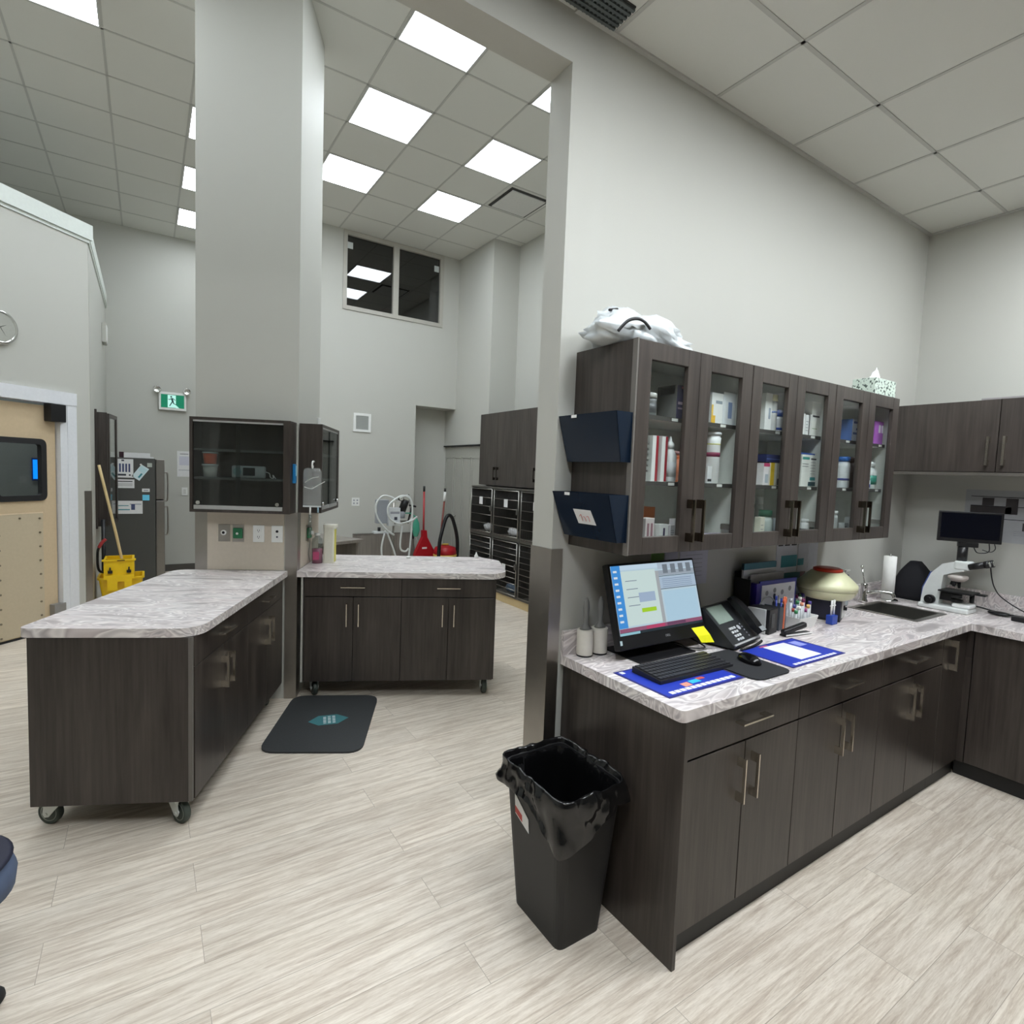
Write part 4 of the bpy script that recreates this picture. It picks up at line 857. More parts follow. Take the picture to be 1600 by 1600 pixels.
# microscope, facing -y, with small monitor
t = thing('microscope', 'white and black microscope with camera screen on the right countertop', 'microscope', (2.80, 0, .901))
MW = P('scope_white', (214, 218, 216), .35)
m = MB(); m.bx(-.075, .075, -.55, -.29, 0, .03, MW, .012, 3); m.bx(-.055, .055, -.552, -.46, .03, .055, P('scope_front', (238, 239, 238), .3), .012, 3); m.cyl((0, -.47, .055), (0, -.47, .075), .03, BLACK); m.cyl((0, -.47, .075), (0, -.47, .08), .02, CLEAR); m.build('base', t)
m = MB(); m.xprism([(-.29, .02), (-.385, .02), (-.395, .15), (-.40, .215), (-.455, .24), (-.50, .255), (-.51, .30), (-.46, .31), (-.39, .285), (-.335, .22), (-.30, .12)], -.035, .035, MW); m.xprism([(-.287, .05), (-.289, .12), (-.325, .225), (-.33, .22), (-.297, .12), (-.293, .05)], -.02, .02, P('scope_blue', (70, 90, 150), .4)); m.build('arm', t)
m = MB(); m.lathe([(.03, 0), (.05, .02), (.05, .035), (.035, .04)], P('turret_grey', (190, 182, 176), .35), (0, -.465, .185)); m.build('turret', t)
for dx, dy, L in ((0, -.01, .045), (-.03, .01, .035), (.025, .02, .03), (-.01, .03, .028)):
    m = MB(); m.cyl((dx * .6, -.465 + dy * .6, .19), (dx, -.465 + dy, .19 - L), .011, BLACK, r1=.007, n=12); m.build('objective', t)
m = MB(); m.bx(-.07, .07, -.56, -.39, .118, .128, BLACK, .002); m.bx(.02, .06, -.60, -.55, .112, .122, BLACK, .002); m.build('stage', t)
m = MB(); m.cyl((0, -.465, .085), (0, -.465, .117), .03, BLACK); m.bx(-.025, .025, -.45, -.38, .06, .11, BLACK, .004); m.cyl((.045, -.53, .06), (.045, -.53, .115), .012, BLACK); m.build('condenser', t)
for s in (-1, 1):
    m = MB(); m.cyl((s * .036, -.345, .055), (s * .06, -.345, .055), .028, BLACK); m.cyl((s * .06, -.345, .055), (s * .085, -.345, .055), .018, BLACK); m.build('focus_knob', t)
m = MB(); m.bx(-.04, .04, -.53, -.45, .262, .315, MW, .012, 3); m.build('head', t)
for s in (-1, 1):
    m = MB(); m.cyl((s * .03, -.525, .285), (s * .034, -.60, .31), .019, BLACK); m.cyl((s * .034, -.60, .31), (s * .034, -.62, .317), .022, BLACK); m.lathe([(.001, 0), (.015, 0), (.015, .001)], CHROME, (s * .034, -.6205, .3172), ax=Matrix.Rotation(PI / 2 - .3, 3, 'X')); m.build('eyepiece', t)
m = MB(); m.cyl((0, -.475, .312), (0, -.475, .40), .026, BLACK); m.build('camera_tube', t)
t = thing('small_monitor', 'small black monitor mounted above the microscope', 'monitor', (2.80, -.50, 1.302), math.radians(-62))
m = MB(); m.bx(-.155, .155, -.004, .020, .03, .215, BLACK, .004); m.bx(-.05, .05, -.0, .03, .0, .029, BLACK, .004); m.build('housing', t)
m = MB(); m.bx(-.142, .142, -.0055, -.0041, .052, .205, P('dead_screen', (6, 8, 18), .12)); m.build('screen', t)
m = MB(); m.tube([(.10, .01, .03), (.10, .01, -.02), (.05, .01, -.03), (.03, .01, .0)], .003, BLACK, n=6); m.tube([(.125, .01, .03), (.13, .01, -.0), (.11, .01, -.02), (.07, .01, -.01)], .0025, BLACK, n=6); m.build('lead', t)
m = MB(); m.tube([(2.86, -.60, 1.19), (2.90, -.60, 1.12), (2.96, -.60, 1.06), (3.02, -.62, 1.0), (3.05, -.70, .94), (3.05, -.80, .906), (3.04, -.95, .905)], .0035, BLACK, n=6); tag(m.build('power_cable'), 'black cable draping from the microscope head to the counter', 'cable')
m = MB(); m.tube([(2.895, -.50, .906), (2.93, -.52, .93), (2.97, -.60, .915), (2.99, -.70, .906), (3.0, -.95, .905)], .0045, BLACK, n=6); tag(m.build('power_cable'), 'black cable lying on the counter right of the microscope base', 'cable')
m = MB(); m.ball((0, 0, .012), .012, BLACK, 3.0, 5.0, 1, n=16, h=8); tag(m.build('power_adapter', loc=(2.93, -.645, .901)), 'flat black adapter puck on the right countertop by the microscope', 'adapter')
m = MB(); m.bx(-.03, .03, -.05, .05, 0, .028, BLACK, .006); tag(m.build('power_adapter', loc=(2.85, -.775, .901)), 'black power brick on the right countertop at the picture edge', 'adapter')

# computer
t = thing('desktop_computer', 'all-in-one computer with lit screen on the counter beside the lint rollers', 'computer', (0, 0, .901))
TM = Matrix.Translation((.478, -.205, .048)) @ Matrix.Rotation(math.radians(-16.5), 4, 'X')
m = MB(); m.T = TM; m.bx(-.268, .268, 0, .035, 0, .352, BLACK, .006); h = m.build('housing', t)
def SCN(n, c, s=.50):
    m_ = P('scr_' + n, (4, 4, 5), .25, emit=c, es=s, var=0); return m_
m = MB(); m.T = TM; X0, X1, Z0, Z1 = -.256, .256, .058, .342
m.bx(X0, X1, -.0015, -.0001, Z0, Z1, SCN('base', (190, 214, 228)))
def rect(a, b, c, d, mat, k=1): m.bx(X0 + a * (X1 - X0), X0 + b * (X1 - X0), -.0015 - .0004 * k, -.0015 - .0004 * (k - 1), Z0 + c * (Z1 - Z0), Z0 + d * (Z1 - Z0), mat)
rect(0, .10, .10, 1, SCN('blue', (70, 150, 225))); rect(.10, .54, .93, 1, SCN('title', (200, 222, 240))); rect(.10, .50, .12, .91, SCN('page', (208, 228, 226))); rect(.50, .54, .10, .88, SCN('grey', (170, 176, 180)))
rect(.54, 1, .90, 1, SCN('panel', (180, 196, 212))); rect(.54, 1, .80, .88, SCN('pic', (160, 172, 184))); rect(.54, 1, .60, .78, SCN('rows', (176, 196, 216))); rect(.56, .98, .10, .56, SCN('pale', (180, 212, 232)))
rect(.54, 1, .785, .795, SCN('dark', (80, 90, 100)), 2); rect(.54, 1, .59, .60, MATS['scr_dark'], 2)
for k in range(9): rect(.02, .06, .18 + k * .09, .21 + k * .09, SCN('icon', (210, 90, 90) if 0 else (225, 235, 245)), 2)
rect(.27, .46, .44, .58, SCN('box', (165, 185, 210)), 2); rect(.28, .45, .29, .35, SCN('lime', (170, 215, 50)), 2)
for k in range(4): rect(.14, .27, .40 + k * .12, .41 + k * .12, SCN('text', (120, 130, 150)), 2)
for k in range(5): rect(.57, .95, .62 + k * .03, .628 + k * .03, SCN('row', (130, 150, 175)), 2)
for k in range(4): rect(.60 + k * .1, .66 + k * .1, .83, .97, SCN('pic2', (120, 130, 140)), 2)
rect(0, 1, .04, .095, SCN('pinkbar', (150, 90, 120)), 2); rect(.30, .52, .045, .09, SCN('rose', (190, 70, 110)), 3); rect(.55, .78, .045, .09, SCN('plum', (110, 70, 100)), 3); rect(0, 1, 0, .04, SCN('task', (40, 52, 60)), 2); rect(0, .22, 0, .035, SCN('search', (150, 200, 215)), 3)
m.build('screen', h)
m = MB(); m.T = TM; m.text('DELL', .014, P('logo_grey', (150, 150, 150), .4), Matrix.Translation((.02, -.0005, .030)) @ Matrix.Rotation(PI / 2, 4, 'X')); m.bx(-.262, -.250, -.0006, -.0001, .022, .040, P('energy_sticker', (190, 210, 214), .5)); m.build('logo', h)
m = MB(); m.bx(.28, .62, -.25, -.03, 0, .006, BLACK, .002); m.xprism([(-.12, .006), (-.06, .006), (-.075, .16), (-.12, .16)], .44, .52, BLACK); m.build('stand', t)
m = MB(); m.tube([(.56, -.06, .912), (.62, -.15, .912), (.60, -.22, .915), (.68, -.25, .912), (.72, -.18, .912), (.75, -.1, .912)], .003, BLACK, n=6); tag(m.build('power_cable'), 'thin black cable on the counter under the computer screen', 'cable')
m = MB(); YN = P('yellow_note', (240, 238, 20), .6); NP = [(.604, -.232, 1.004), (.686, -.232, 1.003), (.622, -.252, .972), (.704, -.254, .970), (.640, -.262, .943), (.722, -.266, .935)]
m.add(NP, [(0, 1, 3, 2), (2, 3, 5, 4)], YN); m.add([(a, b + .0008, c) for a, b, c in NP], [(1, 0, 2, 3), (3, 2, 4, 5)], YN)
tag(m.build('sticky_note'), 'bright yellow sticky note at the lower right corner of the computer', 'note')
t = thing('keyboard', 'black keyboard lying on the blue desk pad in front of the computer', 'keyboard', (.385, -.378, .9035), math.radians(-1))
m = MB(); m.xprism([(-.072, 0), (.072, 0), (.072, .022), (-.072, .012)], -.207, .207, P('key_base', (34, 34, 37), .45)); m.build('case', t)
m = MB(); KC = P('keycap', (48, 48, 52), .4)
for r in range(6):
    for c in range(21):
        if c in (15, 16) and r % 2: pass
        x = -.198 + c * .0190; y = -.063 + r * .0222; z = .0132 + (y + .072) * .069
        w = .0165 if not (r == 0 and 4 <= c <= 9) else .0188
        m.bx(x, x + w, y, y + .0185, z, z + .0045, KC)
m.build('keycaps', t)
t = thing('computer_mouse', 'black computer mouse on the black mouse pad', 'computer mouse', (.705, -.45, .9065), math.radians(-12))
m = MB(); m.lathe([(.030, 0), (.033, .004), (.031, .016), (.022, .028), (.001, .034)], P('mouse_black', (14, 14, 16), .2), n=28, sy=1.75); m.build('shell', t)
m = MB(); m.cyl((-.003, -.034, .022), (.003, -.034, .022), .007, BLACK2, n=12); m.build('wheel', t)
m = MB(); m.prism(rounded([(.54, -.60), (.775, -.60), (.775, -.30), (.54, -.30)], [.05, .05, .02, .02]), 0, .004, P('pad_cloth', (38, 39, 42), .8)); tag(m.build('mouse_pad', loc=(0, 0, .9025)), 'black cloth mouse pad at the counter edge', 'mouse pad')
DBL = P('pad_blue', (38, 60, 176), .45); DNV = P('pad_navy', (44, 46, 120), .5)
def deskpad(name, label, x0, x1, y0, y1, parts):
    m = MB(); m.bx(x0, x1, y0, y1, 0, .0012, DNV); m.bx(x0 + .01, x1 - .01, y0 + .012, y1 - .01, .0012, .0014, DBL)
    for a, b, c, d, mt in parts: m.bx(a, b, c, d, .0014, .0016, mt)
    tag(m.build(name, loc=(0, 0, .9005)), label, 'desk pad')
WP = P('pad_white', (232, 234, 240), .5); LBL = P('pad_sky', (70, 120, 210), .5)
deskpad('desk_pad', 'blue printed desk pad under the keyboard', .112, .535, -.545, -.27, [(.15 + .028 * k, .173 + .028 * k, -.525, -.505, WP) for k in range(13)] + [(.30, .35, -.49, -.465, P('cyan_chip', (60, 190, 220), .5)), (.25, .29, -.50, -.47, P('salmon_chip', (226, 150, 130), .5)), (.35, .39, -.475, -.458, P('red_chip', (200, 90, 80), .5)), (.13, .15, -.30, -.28, WP)])
deskpad('desk_pad', 'blue desk pad with white sheet, right of the mouse pad', .815, 1.235, -.575, -.325, [(.86 + .028 * k, .883 + .028 * k, -.560, -.545, WP) for k in range(12)] + [(.955, 1.12, -.53, -.352, WP), (1.14, 1.20, -.42, -.36, P('pad_lilac', (150, 160, 226), .5)), (.94, 1.0, -.35, -.34, P('red_chip2', (200, 90, 110), .5))])
# lint rollers
for k, (x, y) in enumerate(((.150, -.058), (.226, -.063))):
    t = thing('lint_roller', 'white lint roller with grey handle standing upright, %s of the pair' % ('left' if k == 0 else 'right'), 'lint roller', (x, y, .901), 0, 'lint rollers standing by the wall end')
    m = MB(); m.lathe([(.018, 0), (.033, 0), (.034, .006)], BLACK2, n=28); m.lathe([(.034, .0065), (.0345, .008), (.0345, .108), (.034, .11), (.012, .112)], P('lint_paper', (222, 218, 208), .7), n=32); m.build('roll', t)
    m = MB(); m.lathe([(.027, .112), (.024, .118), (.010, .135), (.0125, .17), (.015, .20), (.012, .225), (.006, .24), (.001, .245)], P('lint_grey', (122, 122, 120), .45), n=20, sx=1.0, sy=.8); m.build('handle', t)
# phone
t = thing('desk_phone', 'black office desk phone with grey display beside the computer', 'telephone', (.884, -.225, .901), math.radians(10))
PB = P('phone_black', (40, 42, 44), .35)
m = MB(); m.xprism([(-.085, .012), (-.085, .022), (.075, .165), (.095, .16), (.06, .012)], -.125, .145, PB); m.bx(-.10, .12, -.07, .08, 0, .012, BLACK); m.build('body', t)
sl = Matrix.Translation((0, -.085, .022)) @ Matrix.Rotation(math.atan2(.143, .16), 4, 'X')
m = MB(); m.T = sl; m.bx(-.105, .035, .115, .205, .0005, .004, P('phone_lcd', (138, 152, 142), .25)); m.build('display', t)
m = MB(); m.T = sl
for r in range(4):
    for c in range(3): m.bx(-.060 + c * .022, -.045 + c * .022, .018 + r * .019, .029 + r * .019, .0005, .004, P('phone_key', (200, 202, 204), .4))
m.cyl((.025, .075, .0005), (.025, .075, .004), .012, P('nav_key', (176, 178, 180), .35), n=16)
for r in range(5): m.bx(.055, .062, .022 + r * .016, .028 + r * .016, .0005, .003, LG)
m.bx(-.115, .14, .0, .008, .0, .004, P('phone_strip', (170, 172, 172), .35)); m.build('keypad', t)
m = MB(); m.T = sl
pr = [(.005, .028), (.004, .045), (.05, .052), (.11, .056), (.17, .052), (.212, .043), (.214, .024), (.17, .020), (.11, .026), (.05, .020)]
m.xprism(pr, .080, .132, P('handset_black', (24, 24, 26), .25)); m.bx(.083, .129, .006, .03, .0525, .0555, P('handset_trim', (190, 194, 198), .2, metal=.5), .001, 1); m.build('handset', t)
m = MB(); cp = []
for k in range(150):
    s_ = k / 149; x = .13 - .22 * s_; y = -.098 - .012 * math.sin(s_ * PI); cp.append((x, y + .005 * math.cos(k * 1.25), .0075 + .005 * math.sin(k * 1.25)))
m.tube(cp, .0017, BLACK, n=5, sub=1); m.build('coiled_cord', t)
# speaker cube, pen cup etc
t = thing('desk_speaker', 'small grey and black box beside the phone handset', 'speaker', (1.155, -.20, .901), math.radians(8))
m = MB(); m.bx(.0, .012, -.03, .06, .0, .125, P('speaker_grey', (176, 178, 176), .4), .003); m.bx(.012, .105, -.045, .065, 0, .125, BLACK, .004); m.bx(.035, .07, -.0465, -.0451, .03, .10, P('sp_dark', (60, 62, 62), .3)); m.build('case', t)
t = thing('pen_holder', 'grey desk organiser holding orange scissors and pens', 'pen holder', (1.29, -.19, .901), math.radians(10))
m = MB(); GM = P('mesh_grey', (86, 92, 100), .4, metal=.3)
for a in ((0, .085, -.032, -.030), (0, .085, .044, .046), (0, .002, -.03, .044), (.083, .085, -.03, .044)): m.yprism([(a[0], 0), (a[1], 0), (a[1], .105), (a[0], .125)], a[2], a[3], GM)
m.bx(0, .085, -.03, .044, 0, .003, GM); m.build('cup', t)
m = MB(); ORG = P('orange_handle', (222, 110, 72), .4); m.bx(.006, .022, -.036, -.0325, .01, .16, ORG, .003); m.lathe([(.010, -.004), (.02, -.004), (.02, .004), (.010, .004)], ORG, (.022, -.03, .155), ax=Matrix.Rotation(PI / 2, 3, 'X'), n=16); tag(m.build('scissors', loc=(1.30, -.20, .901), rz=math.radians(10)), 'orange handled scissors in the grey desk organiser', 'scissors')
for k, (dx, dy, c, h_) in enumerate(((.04, .0, (50, 70, 170), .165), (.055, .012, (60, 80, 190), .158), (.066, -.006, (30, 50, 140), .150), (.045, .025, (40, 44, 60), .17))):
    m = MB(); m.cyl((0, 0, .0), (.006 * (k - 1), .004, h_ - .02), .005, P('pen%d' % k, c, .35), n=10); m.cyl((.006 * (k - 1), .004, h_ - .02), (.006 * (k - 1) * 1.1, .004, h_), .0055, P('pencap%d' % k, tuple(min(255, v + 30) for v in c), .35), n=10)
    tag(m.build('pen', loc=(1.29 + dx, -.185 + dy, .905)), 'blue pen standing in the grey desk organiser', 'pen', 'pens in the grey desk organiser')
m = MB(); m.tube([(1.215, -.16, 1.03), (1.235, -.17, 1.065), (1.28, -.175, 1.068), (1.315, -.18, 1.04)], .003, P('wire_grey', (130, 132, 134), .4), n=6); tag(m.build('wire_loop'), 'grey wire loop over the small black box', 'wire')
# file holders against wall
t = thing('file_rack', 'black file rack with teal-topped leaflets against the wall', 'file rack', (1.19, -.118, .901))
m = MB(); m.bx(0, .004, 0, .09, 0, .25, BLACK); m.bx(.004, .32, .092, .096, 0, .28, BLACK); m.bx(0, .33, 0, .10, 0, .004, BLACK); m.build('frame', t)
m = MB(); m.bx(.012, .30, .05, .062, .005, .315, P('leaf_white', (196, 198, 202), .6)); m.bx(.012, .30, .0485, .0635, .285, .318, P('leaf_teal', (52, 108, 124), .5)); [m.bx(.05 + .03 * k, .065 + .03 * k, .0484, .05, .235, .25 + .004 * (k % 3), LG) for k in range(7)]
m2 = m; tag(m2.build('leaflet', loc=(1.19, -.118, .907)), 'white leaflet with teal top edge at the back of the file rack', 'leaflet')
m = MB(); m.bx(.045, .345, .028, .034, .005, .262, P('folder_grey', (170, 170, 172), .6)); tag(m.build('folder', loc=(1.19, -.118, .907)), 'grey folder standing between leaflet and blue clipboard', 'folder')
t = thing('clipboard', 'blue framed board with white paw chart in the file rack', 'clipboard', (1.25, -.135, .906))
m = MB(); m.bx(0, .335, 0, .010, .002, .235, P('board_blue', (40, 46, 140), .4), .002); m.bx(-.03, .0, .0, .04, .002, .225, P('board_blue2', (48, 30, 130), .4), .002); m.build('board', t)
m = MB(); m.bx(.014, .320, -.0015, -.0002, .02, .213, WP)
for a, b in ((.05, .17), (.12, .18), (.19, .165), (.26, .18), (.05, .08), (.14, .12)): m.lathe([(.001, -.0006), (.014, -.0006), (.014, .0)], LG, (a + .01, -.0016, b), ax=Matrix.Rotation(PI / 2, 3, 'X'), n=10)
m.bx(.165, .17, -.002, -.0016, .10, .15, INK); m.build('chart', t)
# stapler, basket of tubes, pens
t = thing('stapler', 'black stapler with white base edge in front of the small white basket', 'stapler', (1.31, -.30, .901), math.radians(-8))
m = MB(); m.bx(-.09, .10, -.018, .018, 0, .010, BLACK, .003); m.bx(-.088, .10, -.019, -.0182, .004, .012, WPLAS); m.build('base', t)
m = MB(); m.T = Matrix.Rotation(math.radians(-10), 4, 'Y'); m.bx(-.088, .075, -.014, .014, .022, .048, BLACK, .010, 3); m.build('arm', t)
t = thing('basket', 'white slotted basket of assorted tubes in front of the centrifuge', 'basket', (1.42, -.215, .901))
m = MB()
b0 = rounded([(0, -.045), (.15, -.045), (.15, .045), (0, .045)], [.015] * 4); b1 = [((x - .075) * 1.22 + .075, y * 1.25) for x, y in b0]; n_ = len(b0); b2 = [((x - .075) * .96 + .075, y * .95) for x, y in b1]; b3 = [((x - .075) * .95 + .075, y * .94) for x, y in b0]
vs = [(x, y, z) for bb, z in ((b0, 0), (b1, .06), (b2, .06), (b3, .003)) for x, y in bb]; fs = [list(range(n_))[::-1], list(range(3 * n_, 4 * n_))]
for j in range(3): fs += [(j * n_ + k, j * n_ + (k + 1) % n_, (j + 1) * n_ + (k + 1) % n_, (j + 1) * n_ + k) for k in range(n_)]
m.add(vs, fs, WPLAS); m.build('tray', t)
cols_ = [(60, 140, 90), (230, 226, 220), (220, 150, 120), (120, 50, 90), (150, 60, 120), (230, 190, 110), (70, 60, 130), (200, 200, 204), (160, 70, 60), (90, 90, 160)]
for k in range(14):
    x = 1.425 + (k % 7) * .021; y = -.235 + (k // 7) * .034; h_ = .075 + .018 * ((k * 5) % 4)
    m = MB(); m.cyl((0, 0, 0), (.004 * ((k % 3) - 1), .0, h_), .0065, P('tube_body', (200, 204, 206), .25), n=10); m.cyl((.004 * ((k % 3) - 1), .0, h_), (.004 * ((k % 3) - 1), 0, h_ + .016), .0085, P('tubecap%d' % (k % 10), cols_[k % 10], .4), n=10)
    tag(m.build('sample_tube', loc=(x, y, .906)), 'capped sample tube standing in the white basket', 'sample tube', 'sample tubes in the white basket')
m = MB(); m.bx(0, .11, 0, .05, 0, .07, P('salmon_box', (226, 170, 140), .5)); m.bx(.005, .105, .003, .047, .07, .072, P('purple_tops', (110, 70, 110), .5)); tag(m.build('tube_rack', loc=(1.592, -.150, .901)), 'salmon box of tubes behind the white basket', 'box')
for k in range(6):
    m = MB(); m.cyl((0, 0, 0), (0, 0, .05), .006, P('tube_body', (200, 204, 206), .25), n=8); m.cyl((0, 0, .05), (0, 0, .066), .0075, P('tc%d' % k, cols_[(k * 3 + 4) % 10], .4), n=8)
    tag(m.build('sample_tube', loc=(1.604 + .0165 * k, -.125 + (.008 if k % 2 else -.006), .974)), 'capped sample tube standing in the salmon box', 'sample tube', 'sample tubes in the salmon box')
t = thing('pen_cup', 'small clear blue cup with two white syringes before the centrifuge base', 'cup', (1.708, -.272, .901))
m = MB(); m.bx(-.025, .03, -.018, .018, 0, .05, P('blue_clear', (40, 70, 160), .25), .004); m.build('cup', t)
for x in (-.008, .018):
    m = MB(); m.cyl((x, 0, .05), (x, 0, .13), .005, WPLAS, n=10); m.cyl((x - .014, 0, .10), (x + .014, 0, .10), .003, WPLAS, n=6); m.build('syringe', t)
# centrifuge
t = thing('centrifuge', 'cream round centrifuge with red lid on a black box base', 'centrifuge', (1.835, -.170, .901), math.radians(20))
CRM = P('centrifuge_cream', (214, 214, 176), .3)
m = MB(); m.bx(-.08, .10, -.085, .09, 0, .012, BLACK); m.bx(-.08, .10, -.084, .089, .012, .115, P('cf_side', (34, 36, 52), .4)); m.xprism([(-.089, .012), (-.0845, .11), (-.084, .012)], -.02, .09, WPLAS); m.build('base', t)
m = MB(); m.bx(.0, .095, -.088, -.0852, .016, .108, P('cf_panel', (206, 206, 210), .4)); m.bx(.02, .045, -.094, -.0881, .05, .075, INKB, .002); m.cyl((.075, -.10, .05), (.075, -.0881, .05), .010, INKB); m.build('control_panel', t)
m = MB(); m.lathe([(.11, .115), (.135, .13), (.15, .16), (.152, .165)], CRM, n=48); m.build('bowl', t)
m = MB(); m.lathe([(.153, .166), (.154, .192), (.150, .20), (.085, .262), (.06, .266), (.001, .266)], CRM, n=48); m.build('cover', t)
m = MB(); m.lathe([(.066, .262), (.074, .265), (.074, .278), (.06, .284), (.001, .284)], P('red_lid', (206, 60, 34), .35), n=40); m.build('lid', t)
m = MB(); m.bx(.152, .162, -.012, .012, .09, .17, CHROME); m.build('clasp', t)

# wall papers
yy = -.0005
sheet('notice', 'green sticky note on the wall under the glass cabinet', .625, yy, 1.30, .085, .11, [], P('green_note', (120, 160, 84), .6), cat='note')
sheet('notice', 'small white notice between green note and typed sheet on the wall', .72, yy, 1.29, .09, .14, [], P('lilac_paper', (188, 188, 200), .6), cat='notice')
sheet('notice', 'white typed sheet on the wall behind the computer', .885, yy, 1.235, .21, .21, [(.35, .65, .82, .85, INK)] + [(.2, .8, .2 + .1 * k, .215 + .1 * k, LG) for k in range(6)], P('lilac_paper', (188, 188, 200), .6), cat='notice')
LW = P('leaflet_white', (196, 200, 208), .6)
sheet('notice', 'white leaflet with black header on the wall above the centrifuge', 1.70, yy, 1.235, .215, .20, [(.08, .30, .78, .9, INKB), (.38, .62, .78, .9, INKB), (.7, .95, .78, .9, INKB), (.25, 1.0, .16, .50, TL)], LW, cat='notice')
sheet('notice', 'white and teal leaflet right of the black header leaflet', 1.925, yy, 1.23, .215, .20, [(0, .5, .9, .97, TL), (.0, .3, .2, .4, TL), (.55, 1, .9, .97, TL), (.52, .53, .1, .9, LG)], LW, cat='notice')
sheet('notice', 'teal card with round picture below the leaflets', 1.79, yy, 1.09, .24, .085, [(.12, .66, .08, .42, LW), (.76, .98, .3, .98, P('dog_pic', (120, 90, 90), .6))], P('teal_card', (40, 96, 100), .5), cat='notice')
sheet('notice', 'pale slip under the teal card on the wall', 1.80, yy, 1.02, .22, .04, [], P('pale_slip', (150, 160, 160), .6), cat='notice')
# poster on right wall
m = MB(); m.bx(-.002, 0, -.95, 0, 0, .33, P('poster', (170, 172, 176), .6))
for z in (.285, .225, .145): m.bx(-.0027, -.002, -.93, -.03, z, z + .004, INKB)
for y0, y1, z0_, z1_ in ((-.15, -.09, .23, .28), (-.27, -.21, .18, .28), (-.24, -.03, .18, .225), (-.34, -.30, .08, .13), (-.42, -.36, .15, .22), (-.55, -.45, .09, .2)): m.bx(-.0029, -.002, y0, y1, z0_, z1_, P('photo_dark', (64, 60, 62), .6))
for k in range(3): m.bx(-.0027, -.002, -.42, -.26, .05 + .012 * k, .053 + .012 * k, LG)
tag(m.build('poster', loc=(XR, -.345, 1.325)), 'white chart poster on the right wall behind the microscope screen', 'poster')

# ------------------------------------------------------------------ glass-door wall cabinets
ZB, ZT = 1.362, 2.14
labels = ('dark glass-door wall cabinet nearest the wall end, with file pockets on its side', 'middle dark glass-door wall cabinet above the computer and phone', 'dark glass-door wall cabinet nearest the room corner, above the centrifuge')
for k in range(3):
    x0 = .084 + .68 * k
    t = thing('wall_cabinet', labels[k], 'cabinet', (x0, 0, ZB)); w = .68; h = ZT - ZB
    m = MB(); th = .018
    for a in ((0, .009), (w - .009, w)): m.bx(a[0], a[1], -.318, -.003, 0, h, WOOD2)
    m.bx(.009, w - .009, -.318, -.003, 0, .012, WOOD2); m.bx(.009, w - .009, -.318, -.003, h - .012, h, WOOD2)
    m.bx(.009, .018, -.318, -.003, .012, h - .012, WHITE); m.bx(w - .018, w - .009, -.318, -.003, .012, h - .012, WHITE); m.bx(.018, w - .018, -.009, -.003, .03, h - .02, WHITE)
    m.bx(.018, w - .018, -.318, -.003, .012, .03, WHITE); m.bx(.018, w - .018, -.318, -.003, h - .02, h - .012, WHITE)
    if k == 0: m.bx(-.001, .0, -.318, -.003, 0, h, WOOD2); m.bx(-.004, .004, -.341, -.3185, 0, h, EDGE)
    m.build('body', t)
    for z in (1.618, 1.868):
        m = MB(); z -= ZB; segs = ((.0185, w - .0185),)
        for a, b in segs:
            m.bx(a, b, -.29, -.0095, z, z + .017, WHITE); m.bx(a, b, -.2915, -.29, z, z + .017, P('shelf_edge', (70, 68, 66), .5))
        for q in range(4):
            x = .07 + .16 * q + .02 * ((q * 7 + k) % 3); m.bx(x, x + .035, -.2925, -.2915, z + .003, z + .014, WPLAS)
        m.build('shelf', t)
    for s in (0, 1):
        a, b = (0.0045, w / 2 - .001) if s == 0 else (w / 2 + .001, w - .001)
        m = MB(); st = .068; y0, y1 = -.341, -.3205
        for p in ((a, a + st, .002, h - .002), (b - st, b, .002, h - .002)): m.bx(p[0], p[1], y0, y1, p[2], p[3], WOOD2, .0015, 1)
        m.bx(a + st, b - st, y0, y1, .002, .066, WOOD2, .0015, 1); m.bx(a + st, b - st, y0, y1, h - .066, h - .002, WOOD2, .0015, 1)
        d = m.build('door', t)
        g = MB(); g.bx(a + st - .004, b - st + .004, -.329, -.325, .062, h - .062, GLASS); g.build('glass', d)
        hx = b - .028 if s == 0 else a + .028
        hd = MB(); pull(hd, (hx, y0, .125), .165, 'z', (0, -1, 0), mat=P('handle_bronze', (120, 112, 100), .22, metal=1), d=.038, w=.008); hd.build('handle', d)
        if s == 1:
            hg = MB(); hg.bx(b - .045, b - .02, -.317, -.26, .075, .10, STEEL, .003); hg.build('hinge', d)

S0, S1, S2 = 1.3925, 1.6355, 1.8855
LBL_W = P('lab_white', (226, 226, 224), .5)
def front_of_shelf(x, y, half_d, half_w):
    ny = -.282 + half_d if y < -.16 else -.160 + (y + .14)
    nx = -1.3699 + (x + 1.3699) * (1.7735 + ny) / (1.7735 + y)
    k = max(0, min(2, int((nx - .084) / .68)))
    if x > 1.46: k = 2 if x > 1.70 else 1
    if x < .80: k = 0
    a = .084 + .68 * k
    return max(a + .021 + half_w, min(a + .659 - half_w, nx)), ny
def col(c, n=None): return P('c_%d_%d_%d' % c, c, .45, var=.03)
def box(label, x, y, z, w, d, h, c, marks=(), side=None, rz=0.0, name='medicine_box'):
    if name != 'folder' and name != 'case': x, y = front_of_shelf(x, y, d / 2, w / 2)
    t = MB(); t.bx(-w / 2, w / 2, -d / 2, d / 2, 0, h, col(c), .001, 1)
    for a, b, e, f, mc in marks: t.bx(-w / 2 + a * w, -w / 2 + b * w, -d / 2 - .0008, -d / 2, e * h, f * h, col(mc))
    for a, b, e, f, mc in (side or ()): t.bx(-w / 2 - .0008, -w / 2, d / 2 - b * d, d / 2 - a * d, e * h, f * h, col(mc))
    return tag(t.build(name, loc=(x, y, z), rz=rz), label, 'box')
